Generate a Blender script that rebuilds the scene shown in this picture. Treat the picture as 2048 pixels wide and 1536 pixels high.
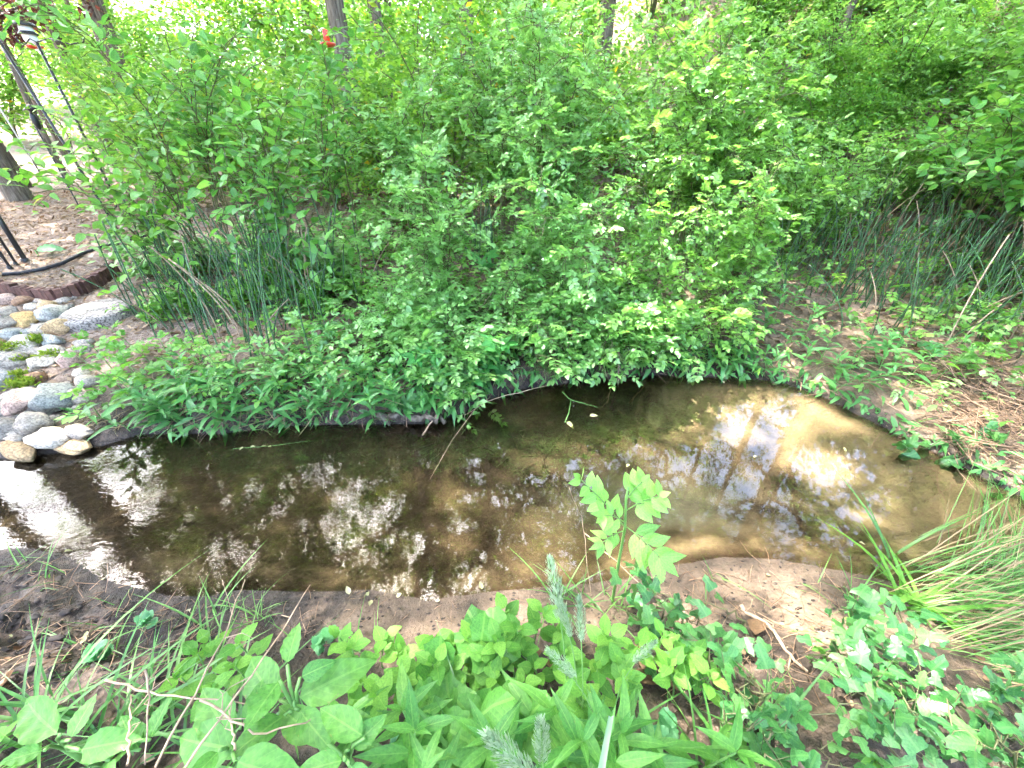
import bpy, math, random
import numpy as np
from mathutils import Vector, Matrix

random.seed(7)
R = np.random.RandomState(11)
for o in list(bpy.data.objects):
    bpy.data.objects.remove(o)
SC = bpy.context.scene
COL = SC.collection

# ------------------------------------------------------------------ camera, sky, sun, exposure
CAM_Z, PITCH, FPX = 1.5, math.radians(33.0), 800.0
cam_d = bpy.data.cameras.new('camera')
cam_d.sensor_width = 36.0
cam_d.lens = 36.0 * FPX / 2048.0
cam_d.clip_start, cam_d.clip_end = 0.02, 500.0
cam = bpy.data.objects.new('camera', cam_d)
COL.objects.link(cam)
cam.location = (0, 0, CAM_Z)
cam.rotation_euler = (math.radians(90) - PITCH, 0, 0)
SC.camera = cam

SUN_EL, SUN_AZ = math.radians(60), math.radians(-57)
world = bpy.data.worlds.new('World')
SC.world = world
world.use_nodes = True
wn = world.node_tree.nodes
sky = wn.new('ShaderNodeTexSky')
sky.sky_type = 'NISHITA'
sky.sun_disc = False
sky.sun_elevation = SUN_EL
sky.sun_rotation = SUN_AZ
sky.air_density, sky.dust_density, sky.ozone_density = 1.0, 5.0, 1.0
world.node_tree.links.new(sky.outputs['Color'], wn['Background'].inputs['Color'])
wn['Background'].inputs['Strength'].default_value = 0.15

sun_d = bpy.data.lights.new('sun', 'SUN')
sun_d.energy = 2.8
sun_d.angle = math.radians(0.53)
sun_d.color = (1.0, 0.95, 0.86)
sun = bpy.data.objects.new('sun', sun_d)
COL.objects.link(sun)
SDIR = Vector((math.sin(SUN_AZ) * math.cos(SUN_EL), math.cos(SUN_AZ) * math.cos(SUN_EL), math.sin(SUN_EL)))
sun.rotation_euler = SDIR.to_track_quat('Z', 'Y').to_euler()
sun.location = SDIR * 60

SC.view_settings.view_transform = 'Standard'
SC.view_settings.look = 'None'
SC.view_settings.exposure = 4.05
SC.view_settings.gamma = 1.0
SC.render.engine = 'CYCLES'
cy = SC.cycles
cy.use_denoising = True
cy.denoiser = 'OPENIMAGEDENOISE'
cy.denoising_input_passes = 'RGB_ALBEDO_NORMAL'
cy.max_bounces, cy.diffuse_bounces, cy.glossy_bounces = 6, 3, 2
cy.transmission_bounces, cy.transparent_max_bounces = 4, 6
cy.caustics_reflective = cy.caustics_refractive = False
cy.sample_clamp_indirect = 6.0
cy.use_adaptive_sampling = True
cy.adaptive_threshold = 0.04
cy.adaptive_min_samples = 12

# ------------------------------------------------------------------ picture <-> place
CF = np.array([0, math.cos(PITCH), -math.sin(PITCH)])
CU = np.array([0, math.sin(PITCH), math.cos(PITCH)])
CO = np.array([0, 0, CAM_Z])

def ray(px, py):
    return CF + np.array([1.0, 0, 0]) * ((px - 1024) / FPX) - CU * ((py - 768) / FPX)

def at_z(px, py, z):
    d = ray(px, py)
    return CO + d * ((z - CAM_Z) / d[2])

def at_y(px, py, y):
    d = ray(px, py)
    return CO + d * (y / d[1])

def depth(p):
    return float(np.dot(np.asarray(p) - CO, CF))

def pxm(n, p):                      # n photo pixels at point p, in metres
    return n * depth(p) / FPX

# ------------------------------------------------------------------ noise and terrain height
def _h(i, j, s):
    v = np.sin(i * 127.1 + j * 311.7 + s * 74.7) * 43758.5453
    return v - np.floor(v)

def vnoise(x, y, s=0):
    xi, yi = np.floor(x), np.floor(y)
    fx, fy = x - xi, y - yi
    fx, fy = fx * fx * (3 - 2 * fx), fy * fy * (3 - 2 * fy)
    a, b, c, d = _h(xi, yi, s), _h(xi + 1, yi, s), _h(xi, yi + 1, s), _h(xi + 1, yi + 1, s)
    return (a * (1 - fx) + b * fx) * (1 - fy) + (c * (1 - fx) + d * fx) * fy - 0.5

def fbm(x, y, s=0, o=4):
    t, a = 0, 1.0
    for k in range(o):
        t = t + a * vnoise(x * 2 ** k, y * 2 ** k, s + k * 13)
        a *= 0.5
    return t

def sm(a, b, x):
    t = np.clip((x - a) / (b - a), 0, 1)
    return t * t * (3 - 2 * t)

FAR_PX = [(-60, 925), (30, 915), (110, 905), (200, 892), (280, 868), (450, 866), (560, 852), (700, 848), (850, 846), (925, 828), (970, 800),
          (1040, 778), (1120, 768), (1200, 755), (1300, 750), (1450, 754), (1560, 762), (1640, 790), (1740, 840), (1850, 892), (1960, 950),
          (2060, 1002), (2150, 1048)]
NEAR_PX = [(-60, 1105), (60, 1100), (140, 1118), (200, 1160), (300, 1188), (400, 1197), (480, 1182), (600, 1187), (740, 1184), (800, 1193),
           (860, 1204), (930, 1192), (1050, 1180), (1150, 1172), (1250, 1160), (1350, 1132), (1450, 1116), (1560, 1122), (1650, 1138),
           (1720, 1150), (1850, 1185), (2000, 1235), (2150, 1290)]
FAR = [at_z(a, b, 0)[:2] for a, b in FAR_PX]
NEAR = [at_z(a, b, 0)[:2] for a, b in NEAR_PX]
FAR = np.array([FAR[0] + [-7, 1.2]] + FAR + [FAR[-1] + [5, -3.0]])
NEAR = np.array([NEAR[0] + [-7, 0.9]] + NEAR + [NEAR[-1] + [5, -3.4]])
POLY = np.vstack([FAR, NEAR[::-1]])

def seg_dist(P, L):
    a, b = L[:-1], L[1:]
    ab = b - a
    out = np.full(len(P), 1e9)
    for i in range(len(a)):
        t = np.clip(((P - a[i]) @ ab[i]) / (ab[i] @ ab[i]), 0, 1)
        q = P - a[i] - t[:, None] * ab[i]
        out = np.minimum(out, np.hypot(q[:, 0], q[:, 1]))
    return out

def inside(P):
    c = np.zeros(len(P), bool)
    n = len(POLY)
    for i in range(n):
        x1, y1 = POLY[i]
        x2, y2 = POLY[i - 1]
        m = ((y1 > P[:, 1]) != (y2 > P[:, 1]))
        with np.errstate(divide='ignore', invalid='ignore'):
            m &= P[:, 0] < (x2 - x1) * (P[:, 1] - y1) / (y2 - y1) + x1
        c ^= m
    return c

POOL = at_z(1310, 950, 0)[:2]

def height(x, y, full=False):
    sh = np.shape(x)
    x = np.atleast_1d(np.asarray(x, float)).ravel()
    y = np.atleast_1d(np.asarray(y, float)).ravel()
    P = np.stack([x, y], 1)
    wob = 0.05 * fbm(x * 3, y * 3, 5, 3)
    df, dn = seg_dist(P, FAR), seg_dist(P, NEAR)
    ins = inside(P)
    isfar = (df < dn)
    # bed
    pool = np.exp(-((x - POOL[0]) ** 2 / 0.55 + (y - POOL[1]) ** 2 / 0.12))
    right = sm(0.9, 1.9, x)
    steep = 1.1 - 0.75 * right
    dep = np.minimum(dn * (0.26 - 0.05 * right), df * steep)
    dep = 0.20 * (1 - np.exp(-dep / 0.17)) + 0.16 * pool * sm(0, 0.35, np.minimum(df, dn))
    ed_ = np.minimum(df, dn)
    bed = 0.002 - dep + (0.022 * fbm(x * 4, y * 4, 3) + 0.006 * fbm(x * 22, y * 22, 31, 2)) * sm(0.0, 0.12, ed_)
    bed = np.where(ed_ > 0.03, np.minimum(bed, -0.002), bed)
    # far side
    lft = 1 - sm(-2.35, -1.75, x)                   # stony slope on the left
    lip = (0.085 * (1 - lft) + 0.03 * lft) * (1 - 0.72 * sm(1.0, 1.6, x)) * (1 + 1.1 * fbm(x * 2.2, y * 2.2, 9, 3))
    d = np.maximum(df + wob * 1.0 + 0.045 * fbm(x * 8, y * 8, 55, 3), 0)
    slope = 0.24 - 0.10 * sm(1.2, 2.2, x)
    far = lip * sm(-0.01, 0.09 + 0.06 * fbm(x * 6, y * 6, 91, 3), d) + slope * 1.9 * (1 - np.exp(-d / 1.9)) + 0.006
    hill = 0.62 * np.maximum(0.72 * x + 0.5 * y - 5.0, 0) * sm(2.0, 5.0, x)
    hill = hill + 0.27 * np.maximum(y - 9.5, 0) * sm(-9, 0, x) + 0.17 * np.maximum(y - 13, 0) * (1 - sm(-9, 0, x))
    hill = 14 * (1 - np.exp(-hill / 14))
    far = far + hill + 0.05 * fbm(x * 1.3, y * 1.3, 1, 4) * sm(0.1, 1.0, d) + 0.02 * fbm(x * 9, y * 9, 2, 3) * sm(0.02, 0.2, d)
    # near side
    d = np.maximum(dn + wob * 0.8 + 0.035 * fbm(x * 9, y * 9, 56, 3), 0)
    nl = 1 - sm(-1.1, -0.55, x)
    near = 0.002 + 0.16 * np.minimum(d, 0.16) + 0.42 * np.clip(d - 0.16, 0, 0.5) + 0.05 * np.maximum(d - 0.66, 0)
    near = near + nl * 0.13 * (fbm(x * 9, y * 9, 41, 4)) * sm(0.02, 0.2, d) + 0.035 * fbm(x * 11, y * 11, 8, 4) * sm(0.05, 0.4, d)
    near = near + 0.012 * fbm(x * 20, y * 20, 18, 3) * sm(0.0, 0.1, d)
    z = np.where(ins, bed, np.where(isfar, far, near))
    z = np.where(~ins & (isfar | (dn > 0.03)), np.maximum(z, 0.003), z)
    if full:
        return z.reshape(sh), df.reshape(sh), dn.reshape(sh), ins.reshape(sh), isfar.reshape(sh)
    return z.reshape(sh)

def hz(x, y):
    return float(gheight(np.array([x]), np.array([y]))[0])

def ground_at(px, py, tmax=60, lift=0.0):
    d = ray(px, py)
    t = np.concatenate([np.linspace(0.3, 6, 400), np.linspace(6.02, tmax, 700)])
    p = CO + d * t[:, None]
    hg = gheight(p[:, 0], p[:, 1])
    k = np.argmax(p[:, 2] < np.maximum(hg, 0) + lift)
    return p[k] * [1, 1, 0] + [0, 0, hg[k]]

def under(px, py, top):
    """ground point under a plant whose top, `top` metres above the ground, shows at px, py"""
    p = ground_at(px, py, 60, top)
    s = 0.03 if py < 1050 else -0.03
    for _ in range(40):
        if p[2] > 0.012:
            break
        p = np.array([p[0], p[1] + s, hz(p[0], p[1] + s)])
    return p

# ------------------------------------------------------------------ materials
def nodes(name):
    m = bpy.data.materials.new(name)
    m.use_nodes = True
    nt = m.node_tree
    nt.nodes.clear()
    return m, nt, lambda t: nt.nodes.new('ShaderNode' + t), lambda a, b: nt.links.new(a, b)

def ramp(N, stops):
    r = N('ValToRGB')
    e = r.color_ramp.elements
    while len(e) < len(stops):
        e.new(0.5)
    for k, (p, c) in enumerate(stops):
        e[k].position = p
        e[k].color = (*c, 1)
    return r

def mathn(N, L, op, a, b=None, clamp=False):
    n = N('Math')
    n.operation = op
    n.use_clamp = clamp
    for i, v in enumerate((a, b)):
        if v is None:
            continue
        if isinstance(v, (int, float)):
            n.inputs[i].default_value = v
        else:
            L(v, n.inputs[i])
    return n.outputs[0]

def leaf_material(name, dark, mid, light, trans=0.4, rough=0.42, vein=0.0, spec=0.5, yellow=0.0):
    m, nt, N, L = nodes(name)
    at = N('Attribute')
    at.attribute_name = 'luv'
    sep = N('SeparateXYZ')
    L(at.outputs['Vector'], sep.inputs[0])
    oi = N('ObjectInfo')
    rnd = mathn(N, L, 'FRACT', mathn(N, L, 'ADD', sep.outputs['Z'], oi.outputs['Random']))
    stops = [(0.0, dark), (0.5, mid), (0.94, light)]
    if yellow:
        stops = [(0.0, dark), (0.5, mid), (0.985 - yellow, light), (1.0 - yellow * 0.5, (0.42, 0.34, 0.04))]
    rp = ramp(N, stops)
    L(rnd, rp.inputs[0])
    tc = N('TexCoord')
    nz = N('TexNoise')
    nz.inputs['Scale'].default_value = 14
    L(tc.outputs['Object'], nz.inputs['Vector'])
    mix = N('MixRGB')
    mix.blend_type = 'MULTIPLY'
    mix.inputs[0].default_value = 0.75
    L(rp.outputs[0], mix.inputs[1])
    rp2 = ramp(N, [(0.3, (0.6, 0.62, 0.6)), (0.7, (1.15, 1.12, 1.0))])
    L(nz.outputs[0], rp2.inputs[0])
    L(rp2.outputs[0], mix.inputs[2])
    col = mix.outputs[0]
    bump = None
    if vein:
        sn = N('TexNoise')
        sn.inputs['Scale'].default_value = 9.0 if vein > 0.3 else 16.0
        sn.inputs['Detail'].default_value = 6
        L(at.outputs['Vector'], sn.inputs['Vector'])
        sr = ramp(N, [(0.66, (0, 0, 0)), (0.72, (0.7, 0.7, 0.7))])
        L(sn.outputs[0], sr.inputs[0])
        sx = N('MixRGB')
        L(sr.outputs[0], sx.inputs[0])
        L(col, sx.inputs[1])
        sx.inputs[2].default_value = (0.17, 0.14, 0.045, 1)
        col = sx.outputs[0]
    if vein:
        ax = mathn(N, L, 'ABSOLUTE', sep.outputs['X'])
        mid_v = mathn(N, L, 'LESS_THAN', ax, 0.07)
        ph = mathn(N, L, 'SUBTRACT', mathn(N, L, 'MULTIPLY', sep.outputs['Y'], 7.0), mathn(N, L, 'MULTIPLY', ax, 2.2))
        fr = mathn(N, L, 'FRACT', ph)
        sv = mathn(N, L, 'ABSOLUTE', mathn(N, L, 'SUBTRACT', fr, 0.5))
        side = mathn(N, L, 'LESS_THAN', sv, 0.045)
        v = mathn(N, L, 'MAXIMUM', mid_v, mathn(N, L, 'MULTIPLY', side, 0.55))
        m2 = N('MixRGB')
        L(mathn(N, L, 'MULTIPLY', v, vein), m2.inputs[0])
        L(col, m2.inputs[1])
        m2.inputs[2].default_value = (light[0] * 1.5 + 0.02, light[1] * 1.25 + 0.02, light[2] * 1.3 + 0.01, 1)
        col = m2.outputs[0]
        b = N('Bump')
        b.inputs['Strength'].default_value = 0.12
        b.inputs['Distance'].default_value = 0.002
        L(mathn(N, L, 'SUBTRACT', mathn(N, L, 'MULTIPLY', sv, 2.0), v), b.inputs['Height'])
        bump = b.outputs[0]
    p = N('BsdfPrincipled')
    L(col, p.inputs['Base Color'])
    p.inputs['Roughness'].default_value = rough
    p.inputs['Specular IOR Level'].default_value = spec
    t = N('BsdfTranslucent')
    hs = N('HueSaturation')
    hs.inputs['Hue'].default_value = 0.485
    hs.inputs['Saturation'].default_value = 1.1
    hs.inputs['Value'].default_value = 1.7
    L(col, hs.inputs['Color'])
    L(hs.outputs[0], t.inputs['Color'])
    ms = N('MixShader')
    ms.inputs[0].default_value = trans
    L(p.outputs[0], ms.inputs[1])
    L(t.outputs[0], ms.inputs[2])
    if bump:
        L(bump, p.inputs['Normal'])
    o = N('OutputMaterial')
    L(ms.outputs[0], o.inputs[0])
    return m

def rough_material(name, stops, scale=8, detail=6, rough=0.85, bump=0.5, bdist=0.01, stretch=(1, 1, 1), spec=0.3, objrand=0.0, speck=None, coord='Object'):
    m, nt, N, L = nodes(name)
    tc = N('TexCoord')
    mp = N('Mapping')
    mp.inputs['Scale'].default_value = stretch
    L(tc.outputs[coord], mp.inputs[0])
    nz = N('TexNoise')
    nz.inputs['Scale'].default_value = scale
    nz.inputs['Detail'].default_value = detail
    nz.inputs['Roughness'].default_value = 0.62
    if objrand:
        oi = N('ObjectInfo')
        ad = N('VectorMath')
        ad.operation = 'ADD'
        L(mp.outputs[0], ad.inputs[0])
        cx = N('CombineXYZ')
        L(mathn(N, L, 'MULTIPLY', oi.outputs['Random'], 37.0), cx.inputs[0])
        L(cx.outputs[0], ad.inputs[1])
        L(ad.outputs[0], nz.inputs['Vector'])
    else:
        L(mp.outputs[0], nz.inputs['Vector'])
    rp = ramp(N, stops)
    L(nz.outputs[0], rp.inputs[0])
    col = rp.outputs[0]
    if objrand:
        hs = N('HueSaturation')
        L(col, hs.inputs['Color'])
        L(mathn(N, L, 'ADD', mathn(N, L, 'MULTIPLY', oi.outputs['Random'], objrand), 1 - objrand / 2), hs.inputs['Value'])
        col = hs.outputs[0]
    if speck:
        vz = N('TexNoise')
        vz.inputs['Scale'].default_value = speck[0]
        vz.inputs['Detail'].default_value = 3
        L(mp.outputs[0], vz.inputs['Vector'])
        r2 = ramp(N, [(0.40, speck[1]), (0.5, (1, 1, 1)), (0.62, speck[2])])
        L(vz.outputs[0], r2.inputs[0])
        mm = N('MixRGB')
        mm.blend_type = 'MULTIPLY'
        mm.inputs[0].default_value = 1
        L(col, mm.inputs[1])
        L(r2.outputs[0], mm.inputs[2])
        col = mm.outputs[0]
    p = N('BsdfPrincipled')
    L(col, p.inputs['Base Color'])
    p.inputs['Roughness'].default_value = rough
    p.inputs['Specular IOR Level'].default_value = spec
    b = N('Bump')
    b.inputs['Strength'].default_value = bump
    b.inputs['Distance'].default_value = bdist
    L(nz.outputs[0], b.inputs['Height'])
    L(b.outputs[0], p.inputs['Normal'])
    o = N('OutputMaterial')
    L(p.outputs[0], o.inputs[0])
    return m

M = {}
M['rose'] = leaf_material('rose_leaf', (0.095, 0.25, 0.055), (0.165, 0.365, 0.10), (0.23, 0.44, 0.145), 0.40, 0.34, spec=0.8)
M['rose_b'] = leaf_material('rose_leaf_b', (0.10, 0.25, 0.05), (0.17, 0.365, 0.08), (0.235, 0.44, 0.11), 0.42, 0.38, spec=0.7)
M['oval'] = leaf_material('oval_leaf', (0.05, 0.18, 0.04), (0.09, 0.27, 0.055), (0.15, 0.36, 0.08), 0.42, 0.40, vein=0.2)
M['bright'] = leaf_material('sunlit_leaf', (0.08, 0.21, 0.035), (0.135, 0.31, 0.055), (0.21, 0.38, 0.075), 0.46, 0.5, yellow=0.012)
M['canopy'] = leaf_material('canopy_leaf', (0.06, 0.14, 0.02), (0.09, 0.19, 0.03), (0.13, 0.25, 0.04), 0.5, 0.5)
M['weed'] = leaf_material('weed_leaf', (0.04, 0.15, 0.04), (0.06, 0.22, 0.055), (0.10, 0.28, 0.07), 0.3, 0.38, vein=0.25)
M['weed_b'] = leaf_material('weed_leaf_b', (0.07, 0.21, 0.035), (0.11, 0.29, 0.05), (0.17, 0.36, 0.07), 0.4, 0.45, vein=0.2)
M['jewel'] = leaf_material('jewelweed_leaf', (0.065, 0.20, 0.034), (0.10, 0.26, 0.044), (0.14, 0.31, 0.055), 0.40, 0.5, vein=0.22, spec=0.18)
M['poke'] = leaf_material('pokeweed_leaf', (0.045, 0.165, 0.03), (0.068, 0.21, 0.038), (0.098, 0.25, 0.048), 0.32, 0.38, vein=0.4, spec=0.25)
M['currant'] = leaf_material('currant_leaf', (0.036, 0.14, 0.042), (0.058, 0.19, 0.055), (0.095, 0.24, 0.066), 0.32, 0.30, vein=0.22, spec=0.4)
M['sapling'] = leaf_material('sapling_leaf', (0.14, 0.34, 0.07), (0.19, 0.41, 0.09), (0.25, 0.47, 0.11), 0.42, 0.45, vein=0.2, spec=0.35)
M['violet'] = leaf_material('violet_leaf', (0.05, 0.20, 0.07), (0.08, 0.26, 0.10), (0.11, 0.31, 0.13), 0.25, 0.42)
M['grass'] = leaf_material('grass_blade', (0.045, 0.15, 0.03), (0.08, 0.22, 0.045), (0.13, 0.30, 0.07), 0.35, 0.40)
M['straw'] = leaf_material('dry_blade', (0.14, 0.105, 0.055), (0.24, 0.185, 0.10), (0.36, 0.29, 0.17), 0.2, 0.6)
M['seed'] = leaf_material('seed_head', (0.17, 0.28, 0.16), (0.25, 0.36, 0.23), (0.33, 0.43, 0.30), 0.3, 0.6)
M['creeper'] = leaf_material('creeper_leaf', (0.04, 0.19, 0.05), (0.06, 0.25, 0.06), (0.09, 0.30, 0.08), 0.3, 0.38, vein=0.25)
M['maple'] = leaf_material('red_leaf', (0.05, 0.02, 0.016), (0.09, 0.032, 0.026), (0.14, 0.055, 0.04), 0.4, 0.5)
M['dead'] = leaf_material('dead_leaf', (0.10, 0.06, 0.035), (0.22, 0.14, 0.085), (0.38, 0.28, 0.19), 0.15, 0.75, spec=0.2)
M['pale'] = leaf_material('pale_leaf', (0.20, 0.21, 0.09), (0.28, 0.28, 0.14), (0.36, 0.35, 0.22), 0.2, 0.5)
M['moss'] = leaf_material('moss', (0.10, 0.17, 0.02), (0.17, 0.25, 0.03), (0.25, 0.32, 0.05), 0.2, 0.8, spec=0.1)
M['root'] = leaf_material('fine_root', (0.13, 0.08, 0.05), (0.22, 0.14, 0.09), (0.32, 0.22, 0.15), 0.1, 0.8)
M['tail'] = rough_material('horsetail_stem', [(0.3, (0.020, 0.062, 0.022)), (0.7, (0.060, 0.145, 0.055))], 30, 2, 0.45, 0.1, 0.001, objrand=0.7)
M['tailring'] = rough_material('horsetail_sheath', [(0.3, (0.012, 0.016, 0.012)), (0.7, (0.10, 0.12, 0.09))], 60, 2, 0.6, 0.1, 0.001)
M['cane'] = rough_material('cane_bark', [(0.3, (0.06, 0.09, 0.03)), (0.7, (0.13, 0.11, 0.055))], 20, 3, 0.6, 0.2, 0.002, objrand=0.5)
M['stalk'] = rough_material('green_stalk', [(0.3, (0.08, 0.19, 0.045)), (0.7, (0.14, 0.28, 0.07))], 20, 2, 0.5, 0.1, 0.001)
M['twig'] = rough_material('dry_twig', [(0.3, (0.16, 0.11, 0.075)), (0.7, (0.36, 0.27, 0.19))], 30, 4, 0.8, 0.3, 0.002, objrand=0.6)
M['bark'] = rough_material('grey_bark', [(0.32, (0.045, 0.035, 0.027)), (0.5, (0.13, 0.105, 0.08)), (0.7, (0.22, 0.19, 0.15))], 9, 8, 0.9, 0.9, 0.03, (3, 3, 0.45), objrand=0.5)
M['barkp'] = rough_material('pale_bark', [(0.34, (0.11, 0.075, 0.05)), (0.5, (0.28, 0.21, 0.16)), (0.66, (0.42, 0.34, 0.27))], 9, 8, 0.9, 1.0, 0.03, (4, 4, 0.3), objrand=0.2)
M['black'] = rough_material('black_metal', [(0.3, (0.006, 0.006, 0.007)), (0.7, (0.012, 0.012, 0.013))], 20, 2, 0.4, 0.05, 0.001, spec=0.5)
M['rubber'] = rough_material('black_rubber', [(0.3, (0.012, 0.012, 0.014)), (0.7, (0.035, 0.035, 0.04))], 30, 2, 0.6, 0.1, 0.001)
M['greym'] = rough_material('grey_metal', [(0.3, (0.35, 0.36, 0.36)), (0.7, (0.5, 0.5, 0.5))], 20, 2, 0.4, 0.05, 0.001)
M['white'] = rough_material('white_plastic', [(0.3, (0.65, 0.66, 0.68)), (0.7, (0.8, 0.8, 0.8))], 10, 2, 0.5, 0.05, 0.001)
M['redp'] = rough_material('red_plastic', [(0.3, (0.5, 0.02, 0.01)), (0.7, (0.75, 0.05, 0.03))], 10, 2, 0.35, 0.05, 0.001, spec=0.5)
M['brick'] = rough_material('brick_red', [(0.3, (0.05, 0.026, 0.02)), (0.55, (0.095, 0.047, 0.036)), (0.75, (0.16, 0.085, 0.066))], 25, 6, 0.9, 0.4, 0.004, objrand=0.6)
M['flag'] = rough_material('pebbled_concrete', [(0.3, (0.15, 0.13, 0.115)), (0.7, (0.28, 0.255, 0.225))], 12, 5, 0.85, 1.0, 0.006, speck=(70, (0.38, 0.36, 0.35), (1.35, 1.3, 1.25)))
ROCK = dict(
    grey=[(0.3, (0.151, 0.130, 0.104)), (0.7, (0.319, 0.272, 0.215))],
    blue=[(0.3, (0.116, 0.123, 0.111)), (0.7, (0.266, 0.261, 0.222))],
    pale=[(0.3, (0.301, 0.261, 0.203)), (0.7, (0.487, 0.414, 0.320))],
    pink=[(0.3, (0.249, 0.161, 0.123)), (0.7, (0.407, 0.291, 0.222))],
    tan=[(0.3, (0.222, 0.146, 0.067)), (0.7, (0.391, 0.276, 0.154))],
    brown=[(0.3, (0.142, 0.076, 0.042)), (0.7, (0.283, 0.177, 0.104))],
    yellow=[(0.3, (0.239, 0.153, 0.050)), (0.7, (0.391, 0.268, 0.111))])
for k, s in ROCK.items():
    M['rock_' + k] = rough_material('stone_' + k, s, 9, 8, 0.8, 0.5, 0.012, objrand=0.35, speck=(95, (0.62, 0.62, 0.64), (1.25, 1.25, 1.25)))

def ground_material():
    m, nt, N, L = nodes('forest_soil')
    at = N('Attribute')
    at.attribute_name = 'mask'
    sep = N('SeparateXYZ')
    L(at.outputs['Vector'], sep.inputs[0])
    tc = N('TexCoord')
    def nz(scale, detail=6, rough=0.6):
        n = N('TexNoise')
        n.inputs['Scale'].default_value = scale
        n.inputs['Detail'].default_value = detail
        n.inputs['Roughness'].default_value = rough
        L(tc.outputs['Object'], n.inputs['Vector'])
        return n.outputs[0]
    big, mid, fine = nz(1.7), nz(9, 8, 0.68), nz(60, 5)
    soil = ramp(N, [(0.28, (0.035, 0.024, 0.016)), (0.5, (0.11, 0.078, 0.052)), (0.72, (0.24, 0.18, 0.125))])
    L(mathn(N, L, 'ADD', mathn(N, L, 'MULTIPLY', mid, 0.6), mathn(N, L, 'MULTIPLY', fine, 0.4)), soil.inputs[0])
    mud = ramp(N, [(0.36, (0.012, 0.008, 0.006)), (0.5, (0.045, 0.031, 0.022)), (0.66, (0.18, 0.125, 0.09))])
    L(mathn(N, L, 'ADD', mathn(N, L, 'MULTIPLY', mid, 0.75), mathn(N, L, 'MULTIPLY', fine, 0.25)), mud.inputs[0])
    chips = ramp(N, [(0.3, (0.06, 0.036, 0.024)), (0.5, (0.20, 0.145, 0.11)), (0.7, (0.40, 0.31, 0.25))])
    L(mathn(N, L, 'ADD', mathn(N, L, 'MULTIPLY', mid, 0.35), mathn(N, L, 'MULTIPLY', fine, 0.65)), chips.inputs[0])
    sand = ramp(N, [(0.3, (0.095, 0.062, 0.040)), (0.55, (0.19, 0.132, 0.09)), (0.8, (0.28, 0.205, 0.15))])
    L(mathn(N, L, 'ADD', mathn(N, L, 'MULTIPLY', mid, 0.6), mathn(N, L, 'MULTIPLY', fine, 0.4)), sand.inputs[0])
    def mix(f, a, b):
        x = N('MixRGB')
        L(f, x.inputs[0])
        L(a, x.inputs[1])
        L(b, x.inputs[2])
        return x.outputs[0]
    c = mix(sep.outputs['X'], soil.outputs[0], mud.outputs[0])
    c = mix(sep.outputs['Y'], c, chips.outputs[0])
    sf = mathn(N, L, 'ADD', mathn(N, L, 'MULTIPLY', mathn(N, L, 'SUBTRACT', mid, 0.5), 3.0), mathn(N, L, 'SUBTRACT', mathn(N, L, 'MULTIPLY', sep.outputs['Z'], 2.0), 0.5), clamp=True)
    c = mix(sf, c, sand.outputs[0])
    sz = N('SeparateXYZ')
    L(tc.outputs['Object'], sz.inputs[0])
    wet = N('MapRange')
    L(mathn(N, L, 'ADD', sz.outputs['Z'], mathn(N, L, 'MULTIPLY', mathn(N, L, 'SUBTRACT', mid, 0.5), 0.05)), wet.inputs[0])
    wet.inputs[1].default_value, wet.inputs[2].default_value = 0.006, 0.05
    wet.inputs[3].default_value, wet.inputs[4].default_value = 0.42, 1.0
    wm = N('MixRGB')
    wm.blend_type = 'MULTIPLY'
    wm.inputs[0].default_value = 1
    L(c, wm.inputs[1])
    cw = N('CombineXYZ')
    for q in range(3):
        L(wet.outputs[0], cw.inputs[q])
    L(cw.outputs[0], wm.inputs[2])
    c = wm.outputs[0]
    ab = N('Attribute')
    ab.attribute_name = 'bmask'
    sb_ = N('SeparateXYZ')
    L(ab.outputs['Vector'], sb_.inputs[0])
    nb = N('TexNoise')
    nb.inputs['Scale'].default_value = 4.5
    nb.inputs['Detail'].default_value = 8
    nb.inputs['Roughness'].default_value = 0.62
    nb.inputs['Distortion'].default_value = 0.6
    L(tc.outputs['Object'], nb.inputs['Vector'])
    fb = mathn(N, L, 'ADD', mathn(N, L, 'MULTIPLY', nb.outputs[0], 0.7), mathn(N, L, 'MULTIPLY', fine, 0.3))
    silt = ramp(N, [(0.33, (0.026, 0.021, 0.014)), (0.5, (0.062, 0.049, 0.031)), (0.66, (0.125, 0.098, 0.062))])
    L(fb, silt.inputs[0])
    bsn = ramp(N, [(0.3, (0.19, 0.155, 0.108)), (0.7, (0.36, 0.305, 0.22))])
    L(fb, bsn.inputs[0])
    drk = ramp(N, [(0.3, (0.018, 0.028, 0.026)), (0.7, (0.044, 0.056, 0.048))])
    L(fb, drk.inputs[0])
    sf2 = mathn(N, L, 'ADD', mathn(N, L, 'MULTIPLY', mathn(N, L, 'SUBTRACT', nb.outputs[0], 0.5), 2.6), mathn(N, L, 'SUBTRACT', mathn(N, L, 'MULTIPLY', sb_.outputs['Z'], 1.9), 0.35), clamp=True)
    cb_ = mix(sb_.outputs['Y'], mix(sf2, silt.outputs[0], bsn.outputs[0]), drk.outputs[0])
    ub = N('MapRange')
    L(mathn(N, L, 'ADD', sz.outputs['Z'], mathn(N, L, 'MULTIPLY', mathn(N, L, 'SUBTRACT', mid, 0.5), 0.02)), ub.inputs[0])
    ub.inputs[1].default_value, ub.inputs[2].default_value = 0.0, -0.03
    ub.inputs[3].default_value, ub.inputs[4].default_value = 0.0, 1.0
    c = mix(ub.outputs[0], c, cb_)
    p = N('BsdfPrincipled')
    L(c, p.inputs['Base Color'])
    rr = N('MapRange')
    L(sep.outputs['X'], rr.inputs[0])
    rr.inputs[3].default_value, rr.inputs[4].default_value = 0.9, 0.62
    L(rr.outputs[0], p.inputs['Roughness'])
    p.inputs['Specular IOR Level'].default_value = 0.35
    b = N('Bump')
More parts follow.
